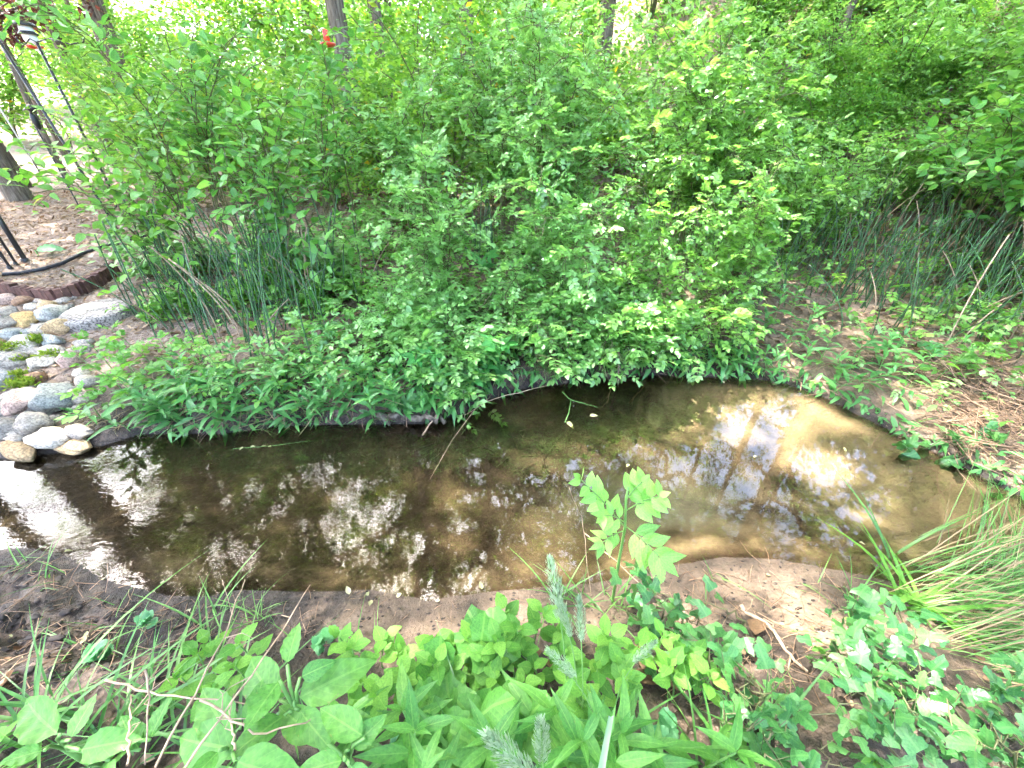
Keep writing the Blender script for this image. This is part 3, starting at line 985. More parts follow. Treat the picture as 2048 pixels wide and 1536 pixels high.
# ================================================================== shrubs
def shrub(name, label, cat, root, tips, key, mat, leaf_len, sp=0.05, lat_len=0.35, lat_sp=0.09, nobj=0, arch=0.35, group=None, far_key=None,
          cane_r=0.007, start=0.22, tilt=0.45, droop=0.5, cane_name='cane', cane_mat='cane', lat_up=0.25):
    root = np.asarray(root, float)
    t = thing(name, label, cat, root, group)
    tw, LM = MB(), []
    for tip in tips:
        tip = np.asarray(tip, float)
        b = root + np.array([R.randn() * 0.10, R.randn() * 0.10, -0.03])
        b[2] = hz(b[0], b[1]) - 0.02
        h = max(tip[2] - b[2], 0.1)
        up = np.array([0, 0, 1.0])
        p1 = b + up * (h * 0.55 + arch) + (tip - b) * [0.05, 0.05, 0]
        p2 = b * 0.35 + tip * 0.65
        p2[2] = tip[2] + arch * 0.9
        n = 16
        pts = bez(b, p1, p2, tip, n)
        pts[2:-1] += R.randn(n - 3, 3) * 0.012
        v, f = tube(pts - root, np.linspace(cane_r, cane_r * 0.3, n), 5)
        put(cane_name, mesh(cane_name, v, f, M[cane_mat]), t)
        seg = np.linalg.norm(np.diff(pts, axis=0), axis=1)
        cum = np.concatenate([[0], np.cumsum(seg)])
        L = cum[-1]
        for s in np.arange(start * L, L, lat_sp):
            s = s + R.randn() * 0.3 * lat_sp
            q = np.array([np.interp(s, cum, pts[:, i]) for i in range(3)])
            j = min(n - 2, np.searchsorted(cum, s) - 1 if s > 0 else 0)
            tg = nrm(pts[j + 1] - pts[j])
            d = nrm(R.randn(3) * [1, 1, 0.6])
            d = nrm(d - tg * np.dot(d, tg) * 0.8 + tg * 0.45 + up * lat_up)
            ll = lat_len * (0.35 + 0.8 * R.rand()) * (1.0 - 0.45 * s / L)
            m = max(2, int(ll / sp))
            u = np.linspace(0, 1, m + 1)[:, None]
            lp = q + d * ll * u - up * droop * ll * u * u
            ids = [0, m // 2, m] if m > 2 else [0, m]
            v, f = tube(lp[ids], np.linspace(cane_r * 0.4, cane_r * 0.2, len(ids)), 3)
            tw.add(v - 0, f)
            sd = nrm(np.cross(d, up + R.randn(3) * 0.3))
            for k in range(1, m + 1):
                dd = d * 0.55 + sd * (1 if k % 2 else -1) * (0.9 if k < m else 0.1) + R.randn(3) * 0.22
                LM.append((lp[k], dd, up + R.randn(3) * tilt, leaf_len * (0.7 + 0.5 * R.rand())))
    if tw.n:
        struct(tw.build('twigs', M[cane_mat], t), 'stuff')
    pos, dd, uu, ss = (np.array(a) for a in zip(*LM))
    mats = frames(pos, dd, uu, ss)
    if nobj:
        # the leaves nearest the viewer and on the viewer's side are built one by one
        ext = pos - CO
        dist = np.linalg.norm(ext, axis=1) + R.rand(len(pos)) * 0.25
        o = np.argsort(dist)
        leaf_objects(t, key, mat, mats[o[:nobj]])
        rest = mats[o[nobj:]]
    else:
        rest = mats
    if len(rest):
        mb = MB()
        mb.inst(LF[far_key or key], rest)
        struct(mb.build('foliage', M[mat], t), 'stuff')
    return t

# ---- the rose thicket on the far bank: roots on the bank, canes arching to points read off the photograph
ROSE = [
    ('multiflora rose bush leaning furthest left, its pale cane tips hanging to the dark bank', (880, 560, 3.1),
     [(830, 400, 2.75), (800, 440, 2.7), (850, 560, 2.6), (900, 690, 2.35), (928, 815, 1.90), (870, 755, 2.05), (905, 775, 1.98), (760, 700, 2.3), (925, 740, 2.1), (790, 500, 2.8), (880, 330, 3.0), (940, 470, 2.7), (850, 640, 2.5), (760, 640, 2.6), (740, 750, 2.12)], 'rose'),
    ('multiflora rose bush in the middle with bright drooping cascades over the water', (1090, 560, 3.2),
     [(1060, 380, 2.75), (1080, 480, 2.6), (1180, 560, 2.5), (1110, 715, 2.2), (1075, 725, 2.12), (1000, 700, 2.25), (1150, 660, 2.4), (1000, 400, 2.85), (1010, 600, 2.6), (1220, 470, 2.7), (1130, 560, 2.5), (960, 620, 2.55)], 'rose'),
    ('multiflora rose bush right of the middle with one pale tuft above the pool', (1290, 560, 3.2),
     [(1250, 640, 2.45), (1290, 680, 2.5), (1340, 700, 2.4), (1300, 520, 2.7), (1240, 400, 2.85), (1380, 560, 2.7), (1210, 715, 2.28), (1330, 620, 2.6)], 'rose_b'),
    ('multiflora rose bush at the right end of the thicket beside the bare sandy bank', (1460, 560, 3.2),
     [(1480, 430, 2.95), (1500, 520, 2.9), (1440, 670, 2.6), (1400, 700, 2.42), (1480, 700, 2.45), (1540, 350, 3.2), (1470, 610, 2.75), (1380, 430, 2.9), (1520, 440, 3.0)], 'rose_b'),
    ('tall multiflora rose bush with bluish cane tips reaching the top of the picture', (1110, 440, 4.0),
     [(1080, 60, 3.6), (1050, 30, 3.7), (1120, 130, 3.5), (1180, 190, 3.4), (1010, 200, 3.5), (1240, 230, 3.4), (1080, 260, 3.2), (980, 290, 3.3), (1150, 320, 3.1), (1260, 330, 3.2), (1000, 90, 3.8), (1150, 40, 3.7), (1210, 110, 3.6)], 'rose'),
    ('tall multiflora rose bush filling the upper right of the thicket', (1400, 420, 4.2),
     [(1350, 90, 3.9), (1430, 60, 3.9), (1500, 130, 3.8), (1300, 170, 3.7), (1420, 230, 3.5), (1560, 230, 3.6), (1350, 330, 3.3), (1480, 330, 3.4), (1600, 320, 3.6), (1280, 60, 4.0), (1560, 90, 4.0), (1380, 150, 3.7), (1620, 200, 3.8), (1300, 270, 3.4)], 'rose_b'),
    ('multiflora rose bush behind the others between the two central trunks', (840, 420, 4.2),
     [(820, 250, 3.9), (760, 230, 4.1), (880, 210, 4.0), (850, 320, 3.5), (770, 330, 3.7), (900, 150, 4.2), (700, 300, 4.0)], 'rose'),
    ('tall rose bush behind the centre, around the straight brown trunk', (1020, 380, 4.9),
     [(960, 90, 4.6), (1000, 20, 4.7), (900, 130, 4.7), (1060, 150, 4.4), (860, 60, 4.9), (1120, 60, 4.6), (940, 230, 4.3), (1020, 280, 4.1), (820, 150, 4.7)], 'rose'),
    ('tall multiflora rose bush at the back right, reaching the top edge', (1340, 360, 5.2),
     [(1230, 30, 4.9), (1330, 0, 5.0), (1430, 20, 5.0), (1530, 20, 5.1), (1620, 60, 5.1), (1500, 190, 4.6), (1280, 160, 4.6), (1640, 150, 4.9), (1680, 250, 4.5), (1560, 140, 4.8)], 'rose_b'),
    ('multiflora rose bush spreading towards the right-hand horsetails', (1620, 430, 4.4),
     [(1560, 330, 4.0), (1640, 310, 4.1), (1700, 330, 4.1), (1600, 420, 3.7), (1680, 400, 3.8), (1740, 280, 4.3), (1760, 360, 4.0)], 'rose_b'),
    ('low multiflora rose bush whose stems trail at the water under the thicket', (1180, 690, 2.75),
     [(1200, 740, 2.2), (1260, 728, 2.3), (1320, 730, 2.32), (1130, 700, 2.25), (1400, 725, 2.36), (1060, 660, 2.35), (1290, 660, 2.5)], 'rose'),
]
for lb, (rx, ry, yy), tips, mt in ROSE:
    p = at_y(rx, ry, yy)
    root = (p[0], p[1], hz(p[0], p[1]))
    shrub('rose_bush', lb, 'bush', root, [at_y(a, b, c) for a, b, c in tips], 'rose', mt, 0.110, 0.038, 0.36, 0.052, 298, 0.28, 'rose thicket', 'rose_far', start=0.3, tilt=0.28, droop=0.35)

# ---- oval-leaved shrubs on the left of the thicket
OVAL = [
    ('oval-leaved shrub with bluish green leaves in front of the horsetails, left of the grey trunk', (560, 470, 3.4),
     [(520, 200, 3.0), (560, 230, 2.95), (480, 250, 3.0), (430, 300, 2.95), (610, 200, 3.1), (360, 330, 2.9), (540, 310, 2.85), (620, 290, 3.0), (450, 370, 2.8), (430, 430, 2.75), (540, 410, 2.8), (480, 520, 2.65), (690, 470, 2.95), (640, 520, 2.7), (590, 470, 2.75)], 'oval', 0.115),
    ('oval-leaved shrub with yellow-green leaves spreading over the mulch at left', (330, 450, 3.5),
     [(180, 260, 3.4), (120, 240, 3.6), (250, 280, 3.3), (90, 350, 3.2), (200, 350, 3.1), (300, 360, 3.0), (150, 420, 3.0), (60, 300, 3.5), (340, 240, 3.4), (330, 450, 2.8), (240, 440, 2.85), (60, 390, 3.0), (30, 340, 3.2), (280, 530, 2.7)], 'weed_b', 0.11),
    ('tall oval-leaved shrub whose branches cross the top left of the picture', (430, 400, 4.4),
     [(330, 60, 3.9), (420, 40, 4.0), (500, 70, 3.9), (560, 30, 4.1), (380, 140, 3.7), (460, 120, 3.8), (590, 110, 4.0), (350, 180, 3.7), (90, 25, 3.2), (50, 15, 3.1)], 'oval', 0.12),
    ('oval-leaved shrub wrapped round the grey trunk under the red feeder', (650, 400, 4.3),
     [(640, 60, 4.2), (690, 120, 4.3), (600, 160, 4.0), (720, 200, 4.2), (650, 240, 3.9), (740, 80, 4.5), (670, 310, 3.7)], 'oval', 0.12),
    ('leafy shrub overhanging from the right edge above the horsetails', (1950, 420, 4.0),
     [(1900, 250, 3.5), (1960, 220, 3.6), (2020, 180, 3.6), (1850, 300, 3.4), (1990, 300, 3.3), (2060, 260, 3.4), (1920, 350, 3.2)], 'oval', 0.12),
]
for lb, (rx, ry, yy), tips, mt, ll in OVAL:
    p = at_y(rx, ry, yy)
    shrub('oval_leaved_shrub', lb, 'shrub', (p[0], p[1], hz(p[0], p[1])), [at_y(a, b, c) for a, b, c in tips], 'oval', mt, ll * 0.82, 0.046, 0.42, 0.085, 290, 0.12,
          'shrubs left and right of the thicket', start=0.35, lat_up=0.35, droop=0.25)

# ---- background understorey: a few built bushes, copied with their parts
def bush_proto(seed, mat, nl, size, h, w):
    rr = np.random.RandomState(seed)
    st, fo = MB(), MB()
    cl = []
    for k in range(9):
        a, r = rr.rand() * 6.28, w * (0.3 + 0.7 * rr.rand())
        tip = np.array([math.cos(a) * r, math.sin(a) * r, h * (0.5 + 0.5 * rr.rand())])
        pts = bez((0, 0, -0.1), (tip[0] * 0.1, tip[1] * 0.1, tip[2] * 0.5), (tip[0] * 0.6, tip[1] * 0.6, tip[2] * 0.95), tip, 8)
        v, f = tube(pts, np.linspace(0.02, 0.006, 8), 4)
        st.add(v, f)
        for j in range(10):
            q = pts[2 + j % 6] + rr.randn(3) * [0.3 * w, 0.3 * w, 0.13 * h]
            if q[2] > 0.1 * h:
                cl.append(q)
    cl = np.array(cl)
    pos = cl[rr.randint(0, len(cl), nl)] + rr.randn(nl, 3) * [0.17 * w, 0.17 * w, 0.045 * h]
    d = rr.randn(nl, 3) * [1, 1, 0.35]
    fo.inst(LF['tiny'], frames(pos, d, np.array([0, 0, 1.0]) + rr.randn(nl, 3) * 0.4, size * (0.6 + 0.7 * rr.rand(nl))))
    return st.mesh('stems', M['cane']), fo.mesh('foliage', M[mat])

PROTO = [bush_proto(1, 'bright', 4600, 0.105, 2.2, 1.1), bush_proto(2, 'bright', 4200, 0.115, 2.8, 1.2), bush_proto(3, 'rose_b', 4600, 0.10, 2.0, 1.1), bush_proto(4, 'weed_b', 4200, 0.10, 1.5, 1.0)]
LOWB = [bush_proto(11, 'rose', 380, 0.38, 2.0, 1.4), bush_proto(12, 'weed_b', 380, 0.40, 1.6, 1.4)]
def bush(k, px, yy, s, label, group):
    p = at_y(px, 300, yy)
    z = hz(p[0], p[1])
    t = thing('understorey_bush', label, 'bush', (p[0], p[1], z), group)
    m = Matrix.Rotation(R.rand() * 6.28, 4, 'Z') @ Matrix.Scale(s, 4)
    put('stems', PROTO[k][0], t, m)
    struct(put('foliage', PROTO[k][1], t, m), 'stuff')

rows = [('row of pale bushes over the right-hand slope', 5.0, [1600, 1660, 1720, 1780, 1840, 1900], 0.42), ('upper row of pale bushes on the right-hand slope', 7.4, [1520, 1580, 1640, 1700, 1760], 0.55),
        ('nearer row of sunlit bushes', 6.6, [120, 330, 470, 640, 790, 880, 1010, 1180, 1330, 1480, 1620], 0.72),
        ('middle row of sunlit bushes', 9.5, [310, 400, 520, 620, 740, 850, 960, 1080, 1200, 1330, 1460, 1580, 1700, 1830, 1950, 2050], 0.95),
        ('far row of sunlit bushes', 14.5, [40, 260, 330, 430, 540, 640, 740, 840, 940, 1040, 1150, 1260, 1370, 1480, 1590, 1700, 1820, 1950], 1.4),
        ('farthest row of sunlit bushes', 23.0, [-40, 80, 200, 320, 440, 560, 680, 800, 920, 1040, 1160, 1280, 1400, 1520, 1640, 1760, 1900], 2.3)]
for nm, yy, xs, s in rows:
    for i, px in enumerate(xs):
        if yy < 9 and px < 200:
            continue
        if px < 300 and yy < 12:
            s_ = s * 0.6
        elif px > 1650 and yy > 9:
            s_ = s * 0.6
        else:
            s_ = s
        k = (0, 1, 0, 3)[i % 4] if px < 1000 else ((2, 0, 3, 1)[i % 4] if yy not in (5.0, 7.4) else (2, 3)[i % 2])
        bush(k, px + R.randn() * 14, yy * (1 + 0.07 * R.randn()), s_ * (0.85 + 0.3 * R.rand()), 'leafy bush, ' + ordn(i) + ' from left in the ' + nm, nm)

LB = [(300, 560), (330, 640), (380, 560), (400, 620), (450, 545), (480, 610), (530, 530), (600, 545), (680, 560), (720, 600), (640, 610), (560, 590)]
for i, (a, b_) in enumerate(sorted(LB)):
    g = ground_at(a, b_)
    t = thing('low_leafy_bush', 'low leafy growth among the left horsetails, ' + ordn(i) + ' from the left', 'bush', g, 'low growth among the left horsetails')
    m = Matrix.Rotation(R.rand() * 6.28, 4, 'Z') @ Matrix.Scale(0.13 + 0.07 * R.rand(), 4)
    k = (2, 3)[i % 2]
    put('stems', LOWB[k - 2][0], t, m)
    struct(put('foliage', LOWB[k - 2][1], t, m), 'stuff')
for i, (x_, y_, s_) in enumerate([(4.7, 2.2, 1.0), (5.3, 3.2, 1.2), (5.6, 1.2, 1.2), (4.9, 0.9, 0.9), (6.4, 2.4, 1.5), (5.0, 4.3, 0.8)]):  # unseen bushes added to block low sky from the water reflection
    t = thing('understorey_bush', 'unseen bush added past the right edge to screen low sky, ' + ordn(i) + ' of six', 'bush', (x_, y_, hz(x_, y_)), 'added bushes past the right edge')
    m = Matrix.Rotation(i * 1.3, 4, 'Z') @ Matrix.Scale(s_ * 1.1, 4)
    put('stems', PROTO[2][0], t, m)
    struct(put('foliage', PROTO[2][1], t, m), 'stuff')
HB = [(1480, 60), (1560, 30), (1640, 70), (1700, 20), (1600, 130), (1680, 170), (1760, 110), (1740, 40), (1800, 170), (1850, 120), (1900, 60), (1880, 190), (1780, 240), (1960, 150), (2030, 190), (1940, 250), (1690, 260), (2040, 100), (1830, 20), (1930, 20)]
for i, (a, b_) in enumerate(sorted(HB)):
    g = ground_at(a, b_)
    t = thing('understorey_bush', 'low pale bush on the upper right slope, ' + ordn(i) + ' from the left', 'bush', g, 'low bushes on the upper right slope')
    m = Matrix.Rotation(R.rand() * 6.28, 4, 'Z') @ Matrix.Scale(0.30 + 0.12 * R.rand(), 4)
    k = (2, 3, 0)[i % 3]
    put('stems', PROTO[k][0], t, m)
    struct(put('foliage', PROTO[k][1], t, m), 'stuff')

# ---- red-leaved tree at the top left corner
p = at_y(-40, 40, 9.0)
rt = thing('red_leaved_tree', 'small tree with dark red leaves in the top left corner', 'tree', (p[0], p[1], hz(p[0], p[1])))
rb = Vector(rt.location)
v, f = tube([(0, 0, -0.1), (0.05, 0, 1.2), (0.1, 0.1, 2.4), (0.3, 0.0, 3.6)], (0.06, 0.05, 0.04, 0.015), 6)
put('trunk', mesh('trunk', v, f, M['bark']), rt)
cl = [at_y(a, b, c) for a, b, c in ((5, 30, 8.8), (30, 38, 8.9), (52, 40, 9.0), (15, 55, 8.9), (90, 28, 9.2), (8, 68, 8.8), (165, -2, 9.4), (60, 10, 9.0), (-20, 20, 9), (-30, 60, 9))]
bm, lm = MB(), MB()
for c in cl:
    b0 = np.array(rb) + [0.1, 0.1, 2.3]
    v, f = tube(bez(b0, b0 + [0, 0, 0.4], np.array(c) + [0, 0, 0.2], c, 6), np.linspace(0.02, 0.006, 6), 4)
    bm.add(v, f)
cl = np.array(cl)
n = 420
pos = cl[R.randint(0, len(cl), n)] + R.randn(n, 3) * [0.13, 0.13, 0.09]
lm.inst(LF['tiny'], frames(pos, R.randn(n, 3) * [1, 1, 0.5] - [0, 0, 0.4], [0, 0, 1] + R.randn(n, 3) * 0.4, 0.10 + 0.05 * R.rand(n)))
bm.build('branches', M['bark'], rt)
struct(lm.build('crown', M['maple'], rt), 'stuff')

# ================================================================== horsetails
def tail_mesh(seed):
    rr = np.random.RandomState(seed)
    n = 9
    zz = np.linspace(0, 1, n)
    bend = rr.randn(2) * (0.07 if seed < 7 else 0.2)
    ctr = np.stack([bend[0] * zz ** 2, bend[1] * zz ** 2, zz], 1)
    V, F, mi = [], [], []
    off = 0
    for i in range(n - 1):
        a, b = ctr[i], ctr[i + 1]
        c = b - (b - a) * 0.13
        v, f = tube([a, c], [0.0044, 0.0044], 5, False)
        V.append(v)
        F.append(f + off)
        mi += [0] * len(f)
        off += len(v)
        v, f = tube([c, b], [0.0054, 0.0051], 5, i == n - 2)
        V.append(v)
        F.append(f + off)
        mi += [1] * len(f)
        off += len(v)
    me = mesh('horsetail_stem', np.vstack(V), np.vstack(F), [M['tail'] if seed < 8 else M['twig'], M['tailring'] if seed < 8 else M['twig']])
    me.polygons.foreach_set('material_index', np.array(mi, np.int32))
    return me
TAILS = [tail_mesh(s) for s in range(9)]
def clump(label, px, py, n, h, spread, group):
    c = ground_at(px, py)
    t = thing('horsetail_clump', label, 'horsetail', c, group)
    for k in range(n):
        dx, dy = R.randn() * spread, R.randn() * spread * 0.7
        z = hz(c[0] + dx, c[1] + dy) - c[2] - 0.02
        hh = h * (0.4 + 0.75 * R.rand())
        rot = Matrix.Rotation(R.randn() * 0.11 + dx * 0.15, 4, 'Y') @ Matrix.Rotation(R.randn() * 0.11, 4, 'X') @ Matrix.Rotation(R.rand() * 6.28, 4, 'Z')
        put('stem', TAILS[R.randint(9)], t, Matrix.Translation((dx, dy, z)) @ rot @ Matrix.Diagonal((1, 1, hh, 1)))
LT = [(330, 640), (390, 650), (440, 640), (490, 650), (545, 620), (580, 640), (630, 640), (520, 580), (430, 590), (350, 580), (620, 570), (700, 590), (470, 690), (560, 690)]
for i, (a, b) in enumerate(sorted(LT)):
    clump('clump of dark green horsetail stems on the left bank, ' + ordn(i) + ' from the left', a, b, 12, 0.70, 0.16, 'horsetails on the left bank')
RT = [(1590, 560), (1640, 540), (1690, 600), (1720, 520), (1760, 590), (1800, 640), (1840, 560), (1880, 650), (1900, 520), (1940, 620), (1980, 690), (2000, 560), (2040, 640), (1850, 470), (1960, 480), (1700, 450), (1620, 600), (1660, 500), (1780, 500), (1820, 600), (1920, 580), (2020, 500), (1970, 560)]
for i, (a, b) in enumerate(sorted(RT)):
    clump('clump of dark horsetail stems on the right bank, ' + ordn(i) + ' from the left', a, b, 16, 0.70, 0.24, 'horsetails on the right bank')
for i, (a, b) in enumerate([(1310, 480), (1390, 520), (960, 520), (860, 470)]):
    clump('clump of horsetail stems half hidden behind the roses, ' + ordn(i) + ' of four', a, b, 14, 0.7, 0.14, 'horsetails behind the roses')

# ================================================================== stones on the left slope
import bmesh
def ico(sub):
    bm = bmesh.new()
    bmesh.ops.create_icosphere(bm, subdivisions=sub, radius=1)
    V = np.array([v.co[:] for v in bm.verts])
    F = np.array([[v.index for v in f.verts] for f in bm.faces])
    bm.free()
    return V, F
ICO3, ICO4 = ico(3), ico(4)
ROCKS = [  # px, py, w, h, colour, turn, label
    (8, 603, 64, 26, 'pink', 0.1, 'flat pinkish grey stone under the brick edging at the left edge'),
    (50, 604, 46, 20, 'brown', 0.0, 'small brown stone just below the brick edging'),
    (66, 615, 32, 18, 'pale', 0.2, 'small whitish stone below the brown one near the brick edging'),
    (97, 611, 42, 22, 'tan', -0.2, 'tan stone below the brick edging, left of the round stepping stone'),
    (15, 627, 54, 28, 'grey', 0.0, 'low grey-green stone near the left edge, second row'),
    (112, 630, 62, 44, 'blue', -0.3, 'blue-grey faceted stone left of the round stepping stone'),
    (56, 641, 50, 34, 'yellow', -0.2, 'ochre yellow stone, the most yellow of the pile'),
    (10, 650, 46, 32, 'grey', 0.1, 'rounded grey stone at the left edge beside the ochre one'),
    (121, 658, 50, 34, 'tan', 0.3, 'pale tan stone touching the lower left of the round stepping stone'),
    (28, 673, 48, 30, 'blue', -0.1, 'smooth blue-grey stone below the ochre one'),
    (64, 666, 30, 22, 'blue', 0.0, 'small slate-blue stone in the middle of the pile'),
    (87, 664, 30, 28, 'pale', 0.2, 'small pale round stone in the middle of the pile'),
    (50, 690, 62, 34, 'pale', -0.15, 'whitish speckled stone with yellow moss at its foot'),
    (109, 682, 54, 24, 'blue', -0.2, 'wedge-shaped bluish stone right of the whitish speckled one'),
    (0, 706, 20, 52, 'tan', 0.0, 'tan stone cut by the left edge, halfway down the slope'),
    (110, 710, 40, 28, 'pale', 0.1, 'rounded pale grey stone with moss along its lower side'),
    (30, 726, 48, 36, 'grey', 0.0, 'light grey stone with moss at its right corner'),
    (84, 726, 50, 34, 'pale', 0.3, 'two-toned pale and rusty stone in the mid slope'),
    (147, 721, 38, 44, 'pink', 0.4, 'pinkish grey upright stone at the right of the mid slope'),
    (18, 765, 54, 42, 'blue', -0.5, 'dark blue slate stone tilted at the left edge'),
    (166, 748, 28, 18, 'pale', 0.0, 'small pale stone half hidden by weeds, upper of two'),
    (175, 765, 38, 26, 'pale', 0.1, 'pale stone half hidden by weeds, lower of two'),
    (73, 762, 34, 30, 'brown', 0.3, 'rusty brown stone beside the bright moss'),
    (40, 769, 24, 22, 'pink', 0.0, 'small pink stone beside the dark blue slate'),
    (54, 806, 62, 56, 'pink', 0.2, 'large pink granite boulder above the water'),
    (108, 798, 70, 64, 'blue', 0.3, 'large grey-blue boulder right of the pink granite one'),
    (8, 822, 40, 48, 'grey', 0.0, 'squarish grey boulder cut by the left edge'),
    (160, 791, 42, 30, 'pink', 0.2, 'pinkish stone half under leaves right of the grey-blue boulder'),
    (22, 857, 62, 46, 'grey', 0.1, 'angular grey boulder at the waterline by the left edge'),
    (73, 849, 62, 50, 'grey', -0.2, 'light grey boulder below the pink granite one'),
    (108, 880, 64, 40, 'pale', -0.1, 'oval pale boulder at the edge of the water'),
    (166, 868, 52, 32, 'grey', -0.2, 'grey stone under dead stalks at the edge of the water'),
    (50, 906, 84, 24, 'tan', -0.35, 'long wedge-shaped stone lying in the water'),
    (148, 896, 84, 26, 'tan', -0.25, 'flat pale slab lying in the water beside the bank'),
]
for k, (px, py, w, h, c, turn, lb) in enumerate(ROCKS):
    g = ground_at(px, py + h * 0.15)
    sx = pxm(w, g) * 0.54
    rr = np.random.RandomState(100 + k)
    V, F = ICO3 if w < 45 else ICO4
    V = V.copy()
    n1 = fbm(V[:, 0] * 1.1 + k * 7.3 + V[:, 2] * 0.9, V[:, 1] * 1.1 + V[:, 2] * 1.4 + k * 3.1, k, 3)
    V = V * (1 + 0.42 * n1)[:, None]
    for _ in range(5 + (c in ('blue', 'grey')) * 4):          # knock flat facets off
        d = nrm(rr.randn(3))
        lim = 0.62 + 0.22 * rr.rand()
        e = np.maximum(V @ d - lim, 0)
        V -= 0.85 * e[:, None] * d
    V *= 1 + 0.03 * fbm(V[:, 0] * 7 + k, V[:, 1] * 7 + V[:, 2] * 5, k + 5, 3)[:, None]
    # the outline in the picture mixes the stone's depth and height
    sy, sz = pxm(h, g) * 0.62, pxm(h, g) * 0.52
    if c == 'tan' and py > 880:
        sy, sz = pxm(h, g) * 0.6, pxm(h, g) * 0.46
    V = V * [sx, max(sy, sx * 0.45), max(sz, sx * 0.34)]
    ca, sa = math.cos(turn), math.sin(turn)
    V = V @ np.array([[ca, sa, 0], [-sa, ca, 0], [0, 0, 1]])
    tl = 0.2 * rr.randn()
    V = V @ np.array([[math.cos(tl), 0, math.sin(tl)], [0, 1, 0], [-math.sin(tl), 0, math.cos(tl)]])
    o = put('stone', mesh('stone', V, F, M['rock_' + c]))
    o.location = (g[0], g[1], max(g[2], -0.02) + max(sz, sx * 0.34) * 0.35)
    tag(o, lb, 'stone', 'stones on the left slope')

# smaller cobbles that fill the gaps
def scatter_px(n, x0, x1, y0, y1):
    out = []
    for _ in range(n):
        out.append(ground_at(x0 + R.rand() * (x1 - x0), y0 + R.rand() * (y1 - y0)))
    return out
cb = MB()
V0, F0 = ico(2)
for g in scatter_px(90, 0, 170, 595, 880):
    s = 0.018 + 0.035 * R.rand()
    V = V0 * (1 + 0.5 * fbm(V0[:, 0] + g[0] * 9, V0[:, 1] + V0[:, 2] + g[1] * 9, 3, 2))[:, None] * [s * 1.2, s, s * 0.7]
    cb.add(V + g + [0, 0, s * 0.1], F0)
tag(struct(cb.build('gap_pebbles', M['rock_grey']), 'stuff'), 'small grey pebbles filling the gaps between the stones', 'pebbles')

# moss between the stones
ms = MB()
for (a, b, w) in ((35, 706, 36), (72, 694, 36), (45, 733, 22), (105, 723, 34), (50, 765, 22), (62, 778, 30), (45, 782, 30), (85, 690, 20)):
    g = ground_at(a, b)
    s = pxm(w, g) * 0.5
    n = 260
    pos = g + np.stack([R.randn(n) * s * 0.55, R.randn(n) * s * 0.4, 0.03 + R.rand(n) * 0.035], 1)
    ms.inst(LF['chip'], frames(pos, R.randn(n, 3) * [1, 1, 1] + [0, 0, 0.7], R.randn(n, 3), 0.028))
tag(struct(ms.build('moss', M['moss']), 'stuff'), 'yellow-green moss growing between the stones', 'moss')

# round pebbled stepping stone
g = ground_at(200, 634)
rx_, ry_ = pxm(112, g) * 0.5, pxm(112, g) * 0.52
th = np.linspace(0, 2 * math.pi, 40, endpoint=False)
rs = []
for rr_, zz in ((0.98, -0.06), (1.0, 0.012), (0.985, 0.026), (0.95, 0.032), (0.6, 0.034), (0.3, 0.034)):
    wob = 1 + 0.02 * np.sin(th * 3 + 1)
    rs.append(np.stack([np.cos(th) * rx_ * rr_ * wob, np.sin(th) * ry_ * rr_ * wob, np.full(40, zz)], 1))
V = np.vstack(rs + [np.array([[0, 0, 0.034]])])
F = [(i * 40 + k, i * 40 + (k + 1) % 40, (i + 1) * 40 + (k + 1) % 40, (i + 1) * 40 + k) for i in range(5) for k in range(40)]
F = np.array(F)
F = np.vstack([F[:, :3], F[:, [0, 2, 3]], [(200 + k, 200 + (k + 1) % 40, 240) for k in range(40)]])
ss = put('stepping_stone', mesh('stepping_stone', V, F, M['flag']))
ss.location = g + [0, 0, 0.03]
e = 0.15
ss.rotation_euler = (math.atan((hz(g[0], g[1] + e) - hz(g[0], g[1] - e)) / (2 * e)), -math.atan((hz(g[0] + e, g[1]) - hz(g[0] - e, g[1])) / (2 * e)), 0)
tag(ss, 'round grey pebbled concrete stepping stone on the mulch beside the stones', 'stepping stone')

# scalloped brick edging: each brick a part
def box(w, d, h, bev=0.003):
    bm = bmesh.new()
    bmesh.ops.create_cube(bm, size=1)
    bmesh.ops.scale(bm, vec=(w, d, h), verts=bm.verts)
    bmesh.ops.bevel(bm, geom=bm.edges[:], offset=bev, segments=1, affect='EDGES', profile=0.5)
    bmesh.ops.triangulate(bm, faces=bm.faces)
    me = bpy.data.meshes.new('brick')
    bm.to_mesh(me)
    bm.free()
    me.materials.append(M['brick'])
    return me
ED = [(-70, 570), (-20, 580), (20, 590), (70, 600), (120, 604), (165, 592), (205, 570), (235, 548)]
P = np.array([ground_at(a, b) for a, b in ED])
seg = np.concatenate([[0], np.cumsum(np.linalg.norm(np.diff(P[:, :2], axis=0), axis=1))])
BW = 0.046
ed = thing('brick_edging', 'curved border of upright red-brown bricks holding the mulch at left', 'edging', P[4])
bme = [box(BW * 0.93, 0.06, 0.17), box(BW * 0.93, 0.058, 0.165)]
ss_ = np.arange(0.0, seg[-1], BW)
for k, s in enumerate(ss_):
    q = np.array([np.interp(s, seg, P[:, i]) for i in range(3)])
    q2 = np.array([np.interp(s + 0.03, seg, P[:, i]) for i in range(3)])
    ang = math.atan2(q2[1] - q[1], q2[0] - q[0])
    zz = hz(q[0], q[1])
    m = Matrix.Translation(Vector(q * [1, 1, 0] + [0, 0, zz + 0.02 + R.randn() * 0.004]) - ed.location) @ Matrix.Rotation(ang + R.randn() * 0.03, 4, 'Z') @ Matrix.Rotation(R.randn() * 0.03, 4, 'X')
    put('brick', bme[k % 2], ed, m)

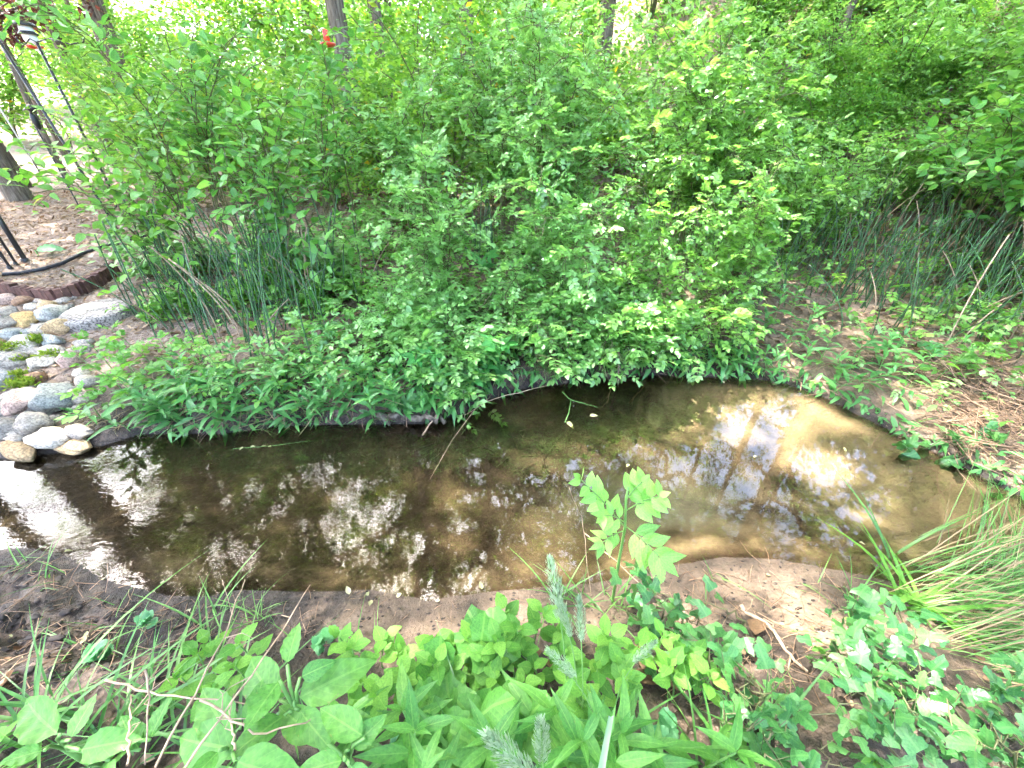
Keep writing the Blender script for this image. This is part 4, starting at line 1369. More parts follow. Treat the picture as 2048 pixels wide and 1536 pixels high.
# ================================================================== poles, feeders, hose
def ptube(parent, name, pts, r, mat, sides=8):
    v, f = tube(np.asarray(pts, float) - np.array(parent.location), r, sides)
    return put(name, mesh(name, v, f, M[mat]), parent)

def pole_base(px, py):
    return ground_at(px, py)

b = pole_base(257, 492)
t = thing('garden_pole', 'long black pole slanting across the left of the picture down to the mulch', 'pole', b, 'black garden poles')
top = at_y(-10, 68, b[1] + 0.05)
ptube(t, 'shaft', [b - [0, 0, 0.1], (b + top) / 2, top], 0.012, 'black')
ptube(t, 'foot_prong', [b + [0, 0, 0.16], b + [-0.10, 0, 0.15], b + [-0.11, 0, -0.05]], 0.007, 'black')

b = pole_base(246, 425)
t = thing('shepherd_hook', 'black shepherd hook with two curled arms under the hanging feeder', 'pole', b, 'black garden poles')
top = at_y(73, 84, b[1])
top[0] = min(top[0], b[0])
ptube(t, 'shaft', [b - [0, 0, 0.1], (b + top) / 2, top], 0.015, 'black')
for sx in (-1, 1):
    ln = 0.20 if sx < 0 else 0.55
    ptube(t, 'arm', [top, top + [sx * ln * 0.3, 0, 0.03], top + [sx * ln * 0.7, 0, -0.02], top + [sx * ln, 0, 0.0], top + [sx * ln * 1.05, 0, 0.05]], 0.007, 'black')
ptube(t, 'brace', [b + [-0.14, 0, 0.02], b + [-0.05, 0, 0.08], b + [0.0, 0, 0.2]], 0.012, 'black')

b = pole_base(160, 345)
t = thing('curved_hook', 'thin black hook with a curved crook standing left of the shrubs', 'pole', b, 'black garden poles')
q = [b - [0, 0, 0.1]] + [at_y(a, c, b[1]) for a, c in ((147, 307), (138, 275), (120, 246), (102, 230), (85, 218))]
ptube(t, 'shaft', q, 0.012, 'black')

for (bx, by, tx, ty, r, lb) in ((52, 524, -25, 400, 0.021, 'thickest of the three short black stakes at the left edge'),
                                (33, 530, -30, 430, 0.011, 'middle one of the three short black stakes at the left edge'),
                                (21, 538, -30, 460, 0.012, 'leftmost of the three short black stakes at the left edge')):
    b = pole_base(bx, by)
    t = thing('garden_stake', lb, 'stake', b, 'short black stakes')
    top = at_y(tx, ty, b[1])
    ptube(t, 'shaft', [b - [0, 0, 0.1], (b + top) / 2, top], r, 'black')
    ptube(t, 'collar', [b + [0, 0, 0.0], b + [0, 0, 0.03]], r * 1.5, 'black')

b = pole_base(82, 348)
t = thing('grey_post', 'thin pale grey post with a dark foot at the left edge', 'post', b)
top = at_y(-20, 185, b[1])
ptube(t, 'shaft', [b + (top - b) * 0.18, (b + top) / 2, top], 0.016, 'greym')
ptube(t, 'foot', [b - [0, 0, 0.1], b + (top - b) * 0.18], 0.019, 'black')

# bird shaped finial on a stem
b = at_y(64, 240, 6.4)
gz = hz(b[0], b[1])
t = thing('bird_finial', 'black bird-shaped finial on a short stem among the sunlit leaves at left', 'ornament', (b[0], b[1], gz))
ptube(t, 'stem', [(b[0], b[1], gz - 0.05), (b[0], b[1], b[2])], 0.009, 'black')
V, F = ICO3
hd = at_y(63, 217, 6.4)
bd = at_y(64, 235, 6.4)
put('head', mesh('head', V * [0.05, 0.05, 0.05] + hd - np.array(t.location), F, M['black']), t)
put('body', mesh('body', (V * [0.035, 0.04, 0.10]) + bd - np.array(t.location) + [0.02, 0, -0.04], F, M['black']), t)
v, f = tube([hd - np.array(t.location) + [-0.06, 0, 0], hd - np.array(t.location) + [-0.13, 0, -0.02]], (0.02, 0.004), 6)
put('beak', mesh('beak', v, f, M['black']), t)

def lathe(prof, n=14):
    th = np.linspace(0, 2 * math.pi, n, endpoint=False)
    V = np.vstack([np.stack([np.cos(th) * r, np.sin(th) * r, np.full(n, z)], 1) for r, z in prof])
    F = [(i * n + k, i * n + (k + 1) % n, (i + 1) * n + (k + 1) % n, (i + 1) * n + k) for i in range(len(prof) - 1) for k in range(n)]
    F = np.array(F)
    return V, np.vstack([F[:, :3], F[:, [0, 2, 3]]])
c = at_y(57, 68, 6.9)
t = thing('bird_feeder', 'white bird feeder with dark curled bands hanging in the top left corner', 'feeder', c)
v, f = lathe([(0.0, -0.12), (0.05, -0.12), (0.075, -0.06), (0.07, 0.08), (0.03, 0.12), (0.0, 0.125)])
put('body', mesh('body', v, f, M['white']), t)
for zz, rr_ in ((0.11, 0.10), (0.02, 0.085)):
    v, f = lathe([(rr_ * 0.6, zz + 0.02), (rr_, zz), (rr_ * 1.25, zz - 0.025), (rr_ * 1.2, zz - 0.03), (rr_ * 0.7, zz - 0.005)])
    put('band', mesh('band', v, f, M['black']), t)
v, f = lathe([(0.0, -0.15), (0.06, -0.15), (0.09, -0.13), (0.09, -0.12), (0.0, -0.118)])
put('tray', mesh('tray', v, f, M['redp']), t)
ptube(t, 'hanger', [np.array(c) + [0, 0, 0.12], np.array(c) + [0, 0, 0.45], np.array(c) + [0.02, 0, 0.8]], 0.004, 'black')

c = at_y(655, 84, 6.0)
t = thing('red_feeder', 'small red hummingbird feeder hanging against the grey trunk', 'feeder', c)
v, f = lathe([(0.0, -0.045), (0.05, -0.045), (0.085, -0.025), (0.085, -0.01), (0.03, 0.0), (0.0, 0.002)])
put('base', mesh('base', v, f, M['redp']), t)
v, f = lathe([(0.022, 0.0), (0.035, 0.02), (0.035, 0.09), (0.018, 0.115), (0.0, 0.12)])
put('bottle', mesh('bottle', v, f, M['redp']), t)
for a in (0.3, 1.9, 3.5, 5.0):
    v, f = lathe([(0.012, 0), (0.02, 0.012), (0.0, 0.016)], 8)
    put('port', mesh('port', v + [0.065 * math.cos(a), 0.065 * math.sin(a), -0.012], f, M['pale']), t)
ptube(t, 'hanger', [np.array(c) + [0, 0, 0.11], np.array(c) + [0.01, 0, 0.4], np.array(c) + [0.02, 0.0, 0.7]], 0.003, 'black')

HP = [ground_at(a, b) + [0, 0, 0.022] for a, b in ((-60, 556), (0, 553), (45, 551), (90, 543), (128, 531), (165, 512), (215, 495), (270, 480), (320, 470))]
hz_pts = []
HPa = np.array(HP)
s = np.linspace(0, len(HP) - 1, 50)
for q in s:
    hz_pts.append([np.interp(q, range(len(HP)), HPa[:, i]) for i in range(3)])
v, f = tube(hz_pts, 0.016, 8)
o = put('garden_hose', mesh('garden_hose', v - HPa[1], f, M['rubber']))
o.location = HPa[1]
tag(o, 'black hose lying across the mulch above the brick edging', 'hose')

# ================================================================== litter: mulch chips and dead leaves
def scatter_ground(n, xr, yr, dens):
    x = xr[0] + (xr[1] - xr[0]) * R.rand(n)
    y = yr[0] + (yr[1] - yr[0]) * R.rand(n)
    z, df, dn, ins, isf = gfull(x, y)
    k = (R.rand(n) < dens(x, y, df, dn, isf)) & ~ins
    return np.stack([x, y, z], 1)[k]
mb = MB()
p = scatter_ground(60000, (-8.5, -0.9), (1.6, 9.5), lambda x, y, df, dn, isf: isf * sm(0.25, 0.6, df) * (1 - sm(-1.6, -0.9, x)))
mb.inst(LF['chip'], frames(p + [0, 0, 0.006], R.randn(len(p), 3) * [1, 1, 0.25], [0, 0, 1] + R.randn(len(p), 3) * 0.35, 0.03 + 0.05 * R.rand(len(p))))
tag(struct(mb.build('mulch_chips', M['dead']), 'stuff'), 'shredded bark mulch covering the ground at left', 'mulch')
mb = MB()
p = scatter_ground(16000, (-2.5, 10), (1.8, 12), lambda x, y, df, dn, isf: isf * sm(0.1, 0.5, df) * (0.25 + 0.75 * sm(1.5, 4, x)))
q = scatter_ground(420, (-1.8, 2.2), (0.1, 1.6), lambda x, y, df, dn, isf: ~isf * sm(0.15, 0.4, dn))
p = np.vstack([p, q])
mb.inst(LF['dead'], frames(p + [0, 0, 0.012], R.randn(len(p), 3) * [1, 1, 0.3], [0, 0, 1] + R.randn(len(p), 3) * 0.4, (0.035 + 0.06 * R.rand(len(p))) * np.where(np.arange(len(p)) < len(p) - len(q), 1, 0.45)))
tag(struct(mb.build('leaf_litter', M['dead']), 'stuff'), 'brown dead leaves littering the woodland floor', 'litter')

# ================================================================== low growth on the far bank
UP = np.array([0, 0, 1.0])
def blade_tpl(curve, wid, n=7):
    return leaf('blade', wid, n, 0.35, curve)
BL = {k: [blade_tpl(c, w) for c in (0.15, 0.5, 0.9)] for k, w in (('fine', 0.0075), ('mid', 0.032), ('wide', 0.075))}
for k in BL:
    LF['blade_' + k] = BL[k]
def cover(n, dens, xr, yr, key, mat, size, hmin, hmax, name, label, per=1):
    p = scatter_ground(n, xr, yr, dens)
    m = len(p)
    st = MB()
    hh = hmin + (hmax - hmin) * R.rand(m)
    pos = p + UP * hh[:, None] + np.stack([R.randn(m) * 0.02, R.randn(m) * 0.02, 0 * hh], 1)
    st.inst(LF[key], frames(pos, R.randn(m, 3) * [1, 1, 0.25], UP + R.randn(m, 3) * 0.35, size * (0.6 + 0.7 * R.rand(m))))
    o = struct(st.build(name, M[mat]), 'stuff')
    tag(o, label, 'ground cover')
patch = lambda x, y, s, k: sm(-0.08, 0.18, fbm(x * s, y * s, k, 3))
cover(14000, lambda x, y, df, dn, isf: isf * sm(0.0, 0.06, df) * (0.25 + 0.75 * patch(x, y, 1.5, 60)) * (1 - 0.9 * sm(1.3, 1.8, x)) * sm(-2.5, -2.0, x), (-2.6, 4), (1.4, 5.5), 'trif', 'weed_b', 0.075, 0.02, 0.16,
      'three_leaved_ground_cover', 'low three-leaved green weeds carpeting the far bank')
cover(12000, lambda x, y, df, dn, isf: isf * sm(0.0, 0.12, df) * patch(x, y, 1.2, 61) * sm(-2.3, -1.7, x) * (1 - 0.8 * sm(1.3, 1.9, x) * (1 - sm(1.0, 1.8, df))), (-2.6, 4.5), (1.4, 6), 'rose_far', 'rose', 0.10, 0.03, 0.25,
      'feathery_ground_cover', 'low feathery-leaved seedlings under the rose thicket')
cover(16000, lambda x, y, df, dn, isf: isf * sm(0.7, 1.5, df) * (0.3 + 0.7 * patch(x, y, 0.9, 62)) * sm(1.2, 2.4, x), (1.2, 9), (1.2, 9), 'rose_far', 'weed_b', 0.13, 0.03, 0.35,
      'slope_ground_cover', 'low sunlit weeds over the right-hand slope')
cover(9000, lambda x, y, df, dn, isf: isf * patch(x, y, 0.5, 63) * sm(5, 7, y), (-12, 14), (5, 20), 'oval', 'bright', 0.12, 0.03, 0.3,
      'woodland_ground_cover', 'bright low leaves over the woodland floor behind')

p = scatter_ground(14000, (-2.1, 3.2), (1.2, 3.8), lambda x, y, df, dn, isf: isf * (df < 0.3) * (1 - 0.6 * sm(1.5, 1.9, x)) * (0.3 + 0.7 * patch(x, y, 2.5, 66)))
mb = MB()
n_ = len(p)
mb.inst(LF['lance'], frames(p + UP * 0.02 + np.stack([0 * p[:, 0], 0 * p[:, 0], 0.07 * R.rand(n_)], 1), R.randn(n_, 3) * [0.8, 0.5, 0.3] + [0, -0.6, 0.1], UP + R.randn(n_, 3) * 0.3, 0.07 + 0.05 * R.rand(n_)))
tag(struct(mb.build('bank_edge_leaves', M['weed']), 'stuff'), 'narrow green leaves hanging over the edge of the far bank', 'ground cover')
p = scatter_ground(26000, (-2.0, 3.0), (1.2, 3.6), lambda x, y, df, dn, isf: isf * (df < 0.10) * (0.35 + 0.65 * patch(x, y, 3.5, 67)))
for key_, mt_, nm_, lb_, k0 in (('lance', 'weed', 'drooping_bank_leaves', 'dark green leaves drooping down the face of the far bank', 0), ('blade_fine', 'straw', 'drooping_dry_blades', 'dry grass blades and roots hanging down the face of the far bank', 1)):
    q = p[k0::2]
    n_ = len(q)
    mb = MB()
    mb.inst(LF[key_], frames(q + UP * 0.012, R.randn(n_, 3) * [0.6, 0.3, 0.3] + [0, -0.7, -0.35], UP + [0, -0.6, 0] + R.randn(n_, 3) * 0.3, 0.05 + 0.06 * R.rand(n_)))
    tag(struct(mb.build(nm_, M[mt_]), 'stuff'), lb_, 'ground cover')
# ---- lance-leaved weeds, each a plant
def stem_plant(name, label, cat, group, root, h, n, key, mat, ll, lean=(0, 0), whorl=2, start=0.25, out=0.9, upd=0.25, r=0.003, taper=0.5, stem_mat='stalk', tip=True):
    root = np.asarray(root, float)
    t = thing(name, label, cat, root, group)
    top = root + np.array([lean[0] * h, lean[1] * h, h])
    pts = bez(root - UP * 0.02, root + UP * h * 0.4, top - UP * h * 0.25 - np.array([lean[0], lean[1], 0]) * h * 0.2, top, 7)
    v, f = tube(pts - root, np.linspace(r, r * 0.5, 7), 5)
    put('stem', mesh('stem', v, f, M[stem_mat]), t)
    LM = []
    a0 = R.rand() * 6.28
    for i in range(n):
        s = start + (1 - start) * i / max(1, n - 1)
        q = np.array([np.interp(s * 6, range(7), pts[:, j]) for j in range(3)])
        for w in range(whorl):
            a = a0 + i * (1.57 if whorl == 2 else 2.4) + w * 2 * math.pi / whorl + R.randn() * 0.25
            d = np.array([math.cos(a) * out, math.sin(a) * out, upd + 0.5 * s + R.randn() * 0.12])
            LM.append((q, d, UP + R.randn(3) * 0.2, ll * (1 - taper * s * s) * (0.8 + 0.35 * R.rand())))
    if tip:
        for w in range(2):
            a = R.rand() * 6.28
            LM.append((top, (math.cos(a) * 0.5, math.sin(a) * 0.5, 0.9), np.array([-math.cos(a), -math.sin(a), 0.6]), ll * 0.42))
    leaf_objects(t, key, mat, frames(*[np.array(z) for z in zip(*LM)]))
    return t

LW = [(700, 790), (740, 815), (650, 780), (600, 800), (560, 770), (620, 840), (680, 840), (760, 780), (880, 760), (790, 800), (720, 740), (640, 720), (560, 730), (500, 810), (470, 780), (420, 790),
      (380, 770), (360, 740), (330, 810), (300, 780), (270, 800), (240, 830), (445, 830), (530, 830), (850, 720), (480, 740), (590, 700), (680, 690), (350, 830), (310, 840)]
for i, (a, b) in enumerate(sorted(LW)):
    g = under(a, b, 0.12)
    stem_plant('narrow_leaved_weed', 'narrow-leaved weed on the left half of the far bank, ' + ordn(i) + ' from the left', 'weed', 'narrow-leaved weeds on the left bank',
               g, 0.17 + 0.1 * R.rand(), 6, 'lance', 'weed', 0.14, (R.randn() * 0.25, -0.25 + R.randn() * 0.2))
RW = [(1540, 640), (1570, 680), (1500, 690), (1460, 680), (1590, 600), (1620, 650), (1650, 700), (1690, 720), (1730, 740), (1770, 720), (1800, 700), (1830, 730), (1610, 720), (1560, 610), (1480, 720),
      (1540, 730), (1680, 760), (1760, 690), (1720, 690), (1850, 690), (1640, 610)]
for i, (a, b) in enumerate(sorted(RW)):
    g = under(a, b, 0.12)
    stem_plant('narrow_leaved_weed', 'narrow-leaved weed above the pool on the far bank, ' + ordn(i) + ' from the left', 'weed', 'narrow-leaved weeds above the pool',
               g, 0.16 + 0.1 * R.rand(), 5, 'lance', 'weed', 0.14, (R.randn() * 0.25, -0.2 + R.randn() * 0.2))
# ---- compound-leaved seedlings
CS = [(620, 600), (680, 590), (560, 600), (720, 640), (590, 650), (650, 660), (540, 560), (480, 600), (250, 720), (200, 700), (220, 740), (280, 690), (330, 700), (170, 790), (300, 740), (260, 770), (380, 700), (430, 720), (530, 700),
      (790, 600), (780, 680), (830, 660), (1340, 610), (1400, 600), (1560, 560), (1880, 600), (1820, 610), (1960, 700), (2000, 640), (1900, 720)]
for i, (a, b) in enumerate(sorted(CS)):
    g = under(a, b, 0.16)
    stem_plant('feathery_seedling', 'feathery-leaved seedling on the far bank, ' + ordn(i) + ' from the left', 'seedling', 'feathery-leaved seedlings',
               g, 0.2 + 0.1 * R.rand(), 4, 'rose', 'weed_b' if a < 500 or a > 1800 else 'rose', 0.14, (R.randn() * 0.2, -0.2), 2)
# ---- five-fingered creeper
for i, (a, b, top) in enumerate(sorted([(640, 345, 0.55), (985, 515, 0.4), (975, 705, 0.15), (1000, 690, 0.2), (965, 745, 0.1), (930, 760, 0.1), (850, 705, 0.2), (990, 760, 0.06), (570, 500, 0.3), (1870, 440, 0.3)])):
    g = under(a, b, top)
    stem_plant('creeper_sprig', 'five-fingered creeper leaves on the far bank, ' + ordn(i) + ' sprig from the left', 'creeper', 'five-fingered creeper', g, top, 2, 'creeper', 'creeper', 0.17,
               (0.1 * R.randn(), -0.3), 2, 0.8, tip=False, taper=0.1)
# ---- big dock leaves
for i, (a, b, dx, lb) in enumerate([(800, 820, 0.1, 'large wavy dock leaf lying over the waterline below the left weeds'), (870, 790, 0.25, 'smaller dock leaf tucked under the hanging rose cane'), (1845, 705, 0.4, 'big pale dock leaves on the right bank'), (70, 500, 0.3, 'pale green plate-like leaf by the mulch at left')]):
    g = under(a, b, 0.06)
    t = thing('dock_plant', lb, 'plant', g, 'dock plants')
    L = []
    for k in range(2 if i != 1 else 1):
        L.append((g + UP * 0.05, (0.75 + dx - 0.5 * k, 0.35 + 0.3 * k, 0.12), UP + np.array([0, -0.5, 0]), 0.27 * (1 - 0.25 * k) * (1 if i != 3 else 0.9)))
    v, f = tube([(0, 0, -0.02), (0, 0, 0.06)], 0.006, 5)
    put('stem', mesh('stem', v, f, M['stalk']), t)
    leaf_objects(t, 'poke', 'weed' if i < 2 else 'violet', frames(*[np.array(z) for z in zip(*L)]))

# ---- grasses
def tuft(label, root, n, ln, key, mats, group, spread=0.04, flop=0.6, dirn=None, objs=False, cat='grass', name='grass_tuft'):
    root = np.asarray(root, float)
    t = thing(name, label, cat, root, group)
    for mt, share, pn in mats:
        m = max(1, int(n * share))
        a = R.rand(m) * 6.28
        d = np.stack([np.cos(a) * flop, np.sin(a) * flop, 0.55 + 0.6 * R.rand(m)], 1)
        if dirn is not None:
            d = d + np.asarray(dirn)
        pos = root + np.stack([R.randn(m) * spread, R.randn(m) * spread, np.full(m, -0.01)], 1)
        fr_ = frames(pos, d, UP + R.randn(m, 3) * 0.1, ln * (0.45 + 0.65 * R.rand(m)))
        if objs:
            leaf_objects(t, key, mt, fr_, 'blade')
        else:
            mb = MB()
            mb.inst(LF[key], fr_)
            struct(mb.build(pn, M[mt], t), 'stuff')
    return t
g = ground_at(1085, 748)
tuft('drooping fine-leaved grass tuft hanging over the far waterline below the roses', g + UP * 0.05, 150, 0.26, 'blade_fine', [('grass', 0.8, 'green_blades'), ('straw', 0.2, 'dry_blades')], 'grass tufts on the far bank', 0.03, 0.7, (0, -0.5, -0.1))
FG = [(640, 850), (560, 845), (500, 850), (710, 850), (430, 850), (330, 855), (1640, 740), (1720, 770), (1800, 770), (1580, 745), (1840, 760), (1300, 735), (1450, 735), (760, 840)]
for i, (a, b) in enumerate(sorted(FG)):
    tuft('thin grass tuft at the foot of the far bank, ' + ordn(i) + ' from the left', ground_at(a, b) + UP * 0.01, 34, 0.2, 'blade_fine', [('grass', 0.75, 'green_blades'), ('straw', 0.25, 'dry_blades')], 'grass tufts on the far bank', 0.05, 0.8, (0, -0.3, 0))

# ================================================================== the near bank
def rosette_leaf(t, root, pts_dirs, key, mat):
    leaf_objects(t, key, mat, frames(*[np.array(z) for z in zip(*pts_dirs)]))

# ---- young ash sapling in front of the water, leaves pinnate, every leaflet big enough to be its own piece
LF['leaflet'] = [leaf('lance', 0.44, 7, 0.16, c, pet=0.03) for c in (0.1, 0.22, 0.35)]
LF['leaflet_r'] = [leaf('ovate', 0.62, 7, 0.14, c, pet=0.03) for c in (0.08, 0.18, 0.3)]
def px_plane(px, py, y):
    return at_y(px, py, y)
sb = under(1225, 1175, 0.05)
sap = thing('ash_sapling', 'bright green sapling with paired leaflets rising from the near bank in front of the pool', 'sapling', sb)
ys = float(sb[1])
def sp(px, py, dy=0.0):
    return at_y(px, py, ys + dy)
stem = [sb - UP * 0.03, sp(1238, 1120), sp(1250, 1055), sp(1252, 1000), sp(1256, 975)]
ptube(sap, 'stem', stem, [0.006, 0.005, 0.0045, 0.004, 0.003], 'stalk', 6)
RACH = [  # start, end (picture), dy, list of leaflet scale, round?
    ((1246, 1050), (1160, 958), -0.02, 5, True, 0.055),
    ((1252, 1000), (1284, 965), 0.02, 3, True, 0.060),
    ((1254, 1020), (1318, 992), -0.03, 4, True, 0.060),
    ((1248, 1050), (1320, 1115), -0.10, 5, False, 0.080),
    ((1246, 1062), (1205, 1085), -0.06, 4, False, 0.055),
    ((1250, 1045), (1208, 1030), -0.05, 3, False, 0.055),
]
for (s0, s1, dy, n, rnd, ll) in RACH:
    a, b = sp(*s0), sp(*s1, dy)
    mid = (a + b) / 2 + UP * 0.012
    pts = bez(a, mid, mid, b, 6)
    r_ = ptube(sap, 'leaf_stalk', pts, np.linspace(0.0022, 0.0012, 6), 'stalk', 4)
    tg = nrm(b - a)
    nv = nrm(np.array([0, -0.62, 0.78]) + R.randn(3) * 0.1)
    sd = nrm(np.cross(tg, nv))
    L = []
    for i in range(n):
        s = 0.3 + 0.68 * i / (n - 1)
        q = pts[0] * (1 - s) + pts[-1] * s + UP * 0.009 * math.sin(s * 3.14)
        sc = ll * (1.05 - 0.55 * (s - 0.3) ** 1.5 * (1 if rnd else 0.5))
        for k in (-1, 1):
            L.append((q, sd * k * 0.9 + tg * (0.45 + 0.3 * s) + R.randn(3) * 0.17 - UP * 0.15, nv + R.randn(3) * 0.3, sc * (0.92 + 0.16 * R.rand())))
    L.append((pts[-1], tg - UP * 0.1, nv, ll * (0.55 if rnd else 0.85)))
    leaf_objects(sap, 'leaflet_r' if rnd else 'leaflet', 'sapling', frames(*[np.array(z) for z in zip(*L)]), 'leaflet')

# ---- big-leaved pokeweed, every leaf placed where the photograph shows it: base px, tip px, height above water, length
POKE = [
    ('pokeweed with the tallest upright leaf near the dark mud', (590, 1420), 0.62,
     [((575, 1330), (590, 1255), 0.62), ((600, 1355), (650, 1330), 0.60), ((560, 1360), (500, 1440), 0.60), ((590, 1400), (720, 1330), 0.56), ((560, 1400), (480, 1330), 0.52), ((600, 1420), (640, 1480), 0.55), ((570, 1430), (470, 1500), 0.55)]),
    ('pokeweed with a broad round leaf left of the heart-shaped violets', (690, 1510), 0.62,
     [((730, 1475), (648, 1420), 0.58), ((700, 1500), (760, 1440), 0.56), ((690, 1520), (600, 1540), 0.58), ((700, 1530), (740, 1590), 0.58), ((640, 1480), (560, 1420), 0.54)]),
    ('pokeweed leaning out of the bottom edge at left', (470, 1500), 0.6,
     [((470, 1480), (400, 1390), 0.55), ((480, 1500), (350, 1480), 0.56), ((470, 1520), (560, 1560), 0.6), ((440, 1500), (380, 1560), 0.6), ((500, 1460), (520, 1370), 0.56)]),
    ('pokeweed seedling group in the bottom left corner', (120, 1490), 0.5,
     [((120, 1470), (40, 1410), 0.5), ((140, 1480), (180, 1400), 0.5), ((90, 1500), (10, 1520), 0.5), ((160, 1500), (250, 1480), 0.5), ((220, 1520), (200, 1580), 0.5), ((300, 1480), (330, 1400), 0.48), ((280, 1500), (240, 1440), 0.46)]),
]
for lb, (rx, ry), zt, lv in POKE:
    g = under(rx, ry, zt - 0.32)
    t = thing('pokeweed', lb, 'plant', g, 'pokeweed on the near bank')
    hub = at_z(rx, ry, zt - 0.1)
    ptube(t, 'stem', [g - UP * 0.03, (g + hub) / 2, hub], [0.009, 0.008, 0.006], 'stalk', 7)
    L = []
    for a, b, z in lv:
        p0, p1 = at_z(*a, z - 0.02), at_z(*b, z + 0.0)
        L.append((p0, p1 - p0, UP + np.array([0, -0.3, 0]) + R.randn(3) * 0.12, np.linalg.norm(p1 - p0) * 1.18))
        ptube(t, 'petiole', [hub - UP * 0.03, (hub + p0) / 2 + UP * 0.01, p0], 0.0035, 'stalk', 5)
    leaf_objects(t, 'poke', 'poke', frames(*[np.array(z) for z in zip(*L)]))

# ---- jewelweed seedlings: whorl of pale green toothed leaves
JW = [(380, 1310), (430, 1290), (350, 1350), (470, 1330), (500, 1290), (420, 1370), (700, 1300), (745, 1285), (770, 1330), (735, 1360), (720, 1400), (765, 1400), (790, 1300), (850, 1290), (860, 1340), (905, 1285), (920, 1270), (1010, 1235), (1000, 1270), (960, 1310), (1040, 1260), (1070, 1230), (1030, 1300),
      (1080, 1290), (1120, 1260), (1090, 1330), (1050, 1350), (1130, 1350), (1160, 1310), (1190, 1290), (1230, 1270), (1220, 1320), (1260, 1300), (1200, 1350), (980, 1350), (930, 1345), (1000, 1395), (1270, 1330), (1380, 1330), (1360, 1310),
      (1440, 1340), (1430, 1320), (880, 1330), (690, 1270), (820, 1345), (1240, 1370), (1150, 1380), (1330, 1280)]
for i, (a, b) in enumerate(sorted(JW)):
    h = 0.16 + 0.07 * R.rand()
    g = under(a, b, h)
    stem_plant('jewelweed_seedling', 'pale green jewelweed seedling on the near bank, ' + ordn(i) + ' from the left', 'seedling', 'jewelweed seedlings', g, h, 3, 'jewel', 'jewel', 0.064, (R.randn() * 0.15, 0.05 * R.randn()), 2,
               0.55, 0.95, 0.0, 0.003, 0.15)
# ---- heart-leaved violets
VI = [(870, 1400), (905, 1440), (850, 1450), (880, 1480), (940, 1475), (970, 1330), (1010, 1330), (860, 1370), (930, 1500), (800, 1480), (1020, 1420), (640, 1290), (250, 1260), (290, 1240), (220, 1290), (650, 1270), (1310, 1470), (1340, 1450), (1270, 1200), (980, 1250), (265, 1235)]
for i, (a, b) in enumerate(sorted(VI)):
    big = 820 < a < 1030
    h = 0.16 if big else 0.05
    g = under(a, b, h)
    stem_plant('violet_plant', 'heart-leaved violet on the near bank, ' + ordn(i) + ' from the left', 'plant', 'violets on the near bank', g, h, 3 if big else 4, 'heart', 'poke' if big else 'violet',
               0.10 if big else 0.035, (R.randn() * 0.2, R.randn() * 0.2), 2, 0.55, 0.9, 0.15, 0.002, 0.2, tip=False)
# ---- narrow-leaved aster plants at the bottom middle
AS = [(1060, 1410, 0.26), (1140, 1440, 0.28), (1190, 1460, 0.26), (1240, 1420, 0.22), (1010, 1480, 0.28), (1120, 1500, 0.3), (1260, 1500, 0.25), (780, 1500, 0.3), (900, 1530, 0.3), (820, 1430, 0.24), (1350, 1530, 0.2), (690, 1440, 0.2), (1430, 1500, 0.22)]
for i, (a, b, h) in enumerate(sorted(AS)):
    g = under(a, b, h)
    stem_plant('aster_plant', 'long narrow-leaved aster at the bottom of the picture, ' + ordn(i) + ' from the left', 'plant', 'asters on the near bank', g, h, 5, 'lance', 'poke', 0.125, (R.randn() * 0.15, R.randn() * 0.1), 2, 0.3, 0.95, 0.2, 0.004, 0.3)
# ---- lobed-leaved currant canes at the lower right
CU_ = [((2100, 1480), [(1880, 1320), (1960, 1400), (1830, 1400), (2020, 1350), (1760, 1460)]), ((1760, 1500), [(1690, 1300), (1650, 1340), (1730, 1380), (1820, 1440), (1600, 1420)]), ((1560, 1530), [(1500, 1390), (1560, 1440), (1450, 1450), (1640, 1480)]),
       ((1330, 1250), [(1280, 1160), (1310, 1180), (1250, 1220), (1340, 1210), (1400, 1240)]), ((1480, 1400), [(1370, 1280), (1420, 1290), (1480, 1330), (1400, 1360)]), ((2000, 1560), [(1900, 1480), (1980, 1500), (1850, 1520), (1760, 1540)]),
       ((1740, 1330), [(1660, 1230), (1720, 1240), (1780, 1270), (1700, 1290), (1830, 1290)])]
CL = ['in the lower right corner', 'in the middle of the right foreground', 'at the bottom edge right of the asters', 'just behind the grass seed heads', 'beside the exposed root', 'at the bottom edge of the right corner', 'between the mud slope and the sedge']
for (rt_, tips), wh in zip(CU_, CL):
    g = under(*rt_, 0.05)
    shrub('currant_bush', 'low currant with glossy lobed leaves ' + wh, 'shrub', g, [at_z(a, b, hz(g[0], g[1]) + 0.10 + 0.08 * R.rand()) for a, b in tips], 'currant', 'currant', 0.047, 0.036, 0.14, 0.09, 300, 0.06,
          'currants on the near bank', cane_r=0.0035, start=0.15, tilt=0.35, droop=0.15, lat_up=0.5)
# ---- grape-like vine reaching over the water at the right edge
g = under(2120, 1010, 0.1)
shrub('lobed_vine', 'lobed-leaved vine reaching over the sandy water from the right edge', 'vine', g, [at_y(1795, 905, 1.62), at_y(1880, 925, 1.6), at_y(1960, 985, 1.5), at_y(2020, 1020, 1.45), at_y(1930, 880, 1.7)], 'currant', 'currant', 0.075, 0.05, 0.13, 0.075, 150, 0.10,
      None, cane_r=0.003, start=0.3, tilt=0.35, droop=0.2)

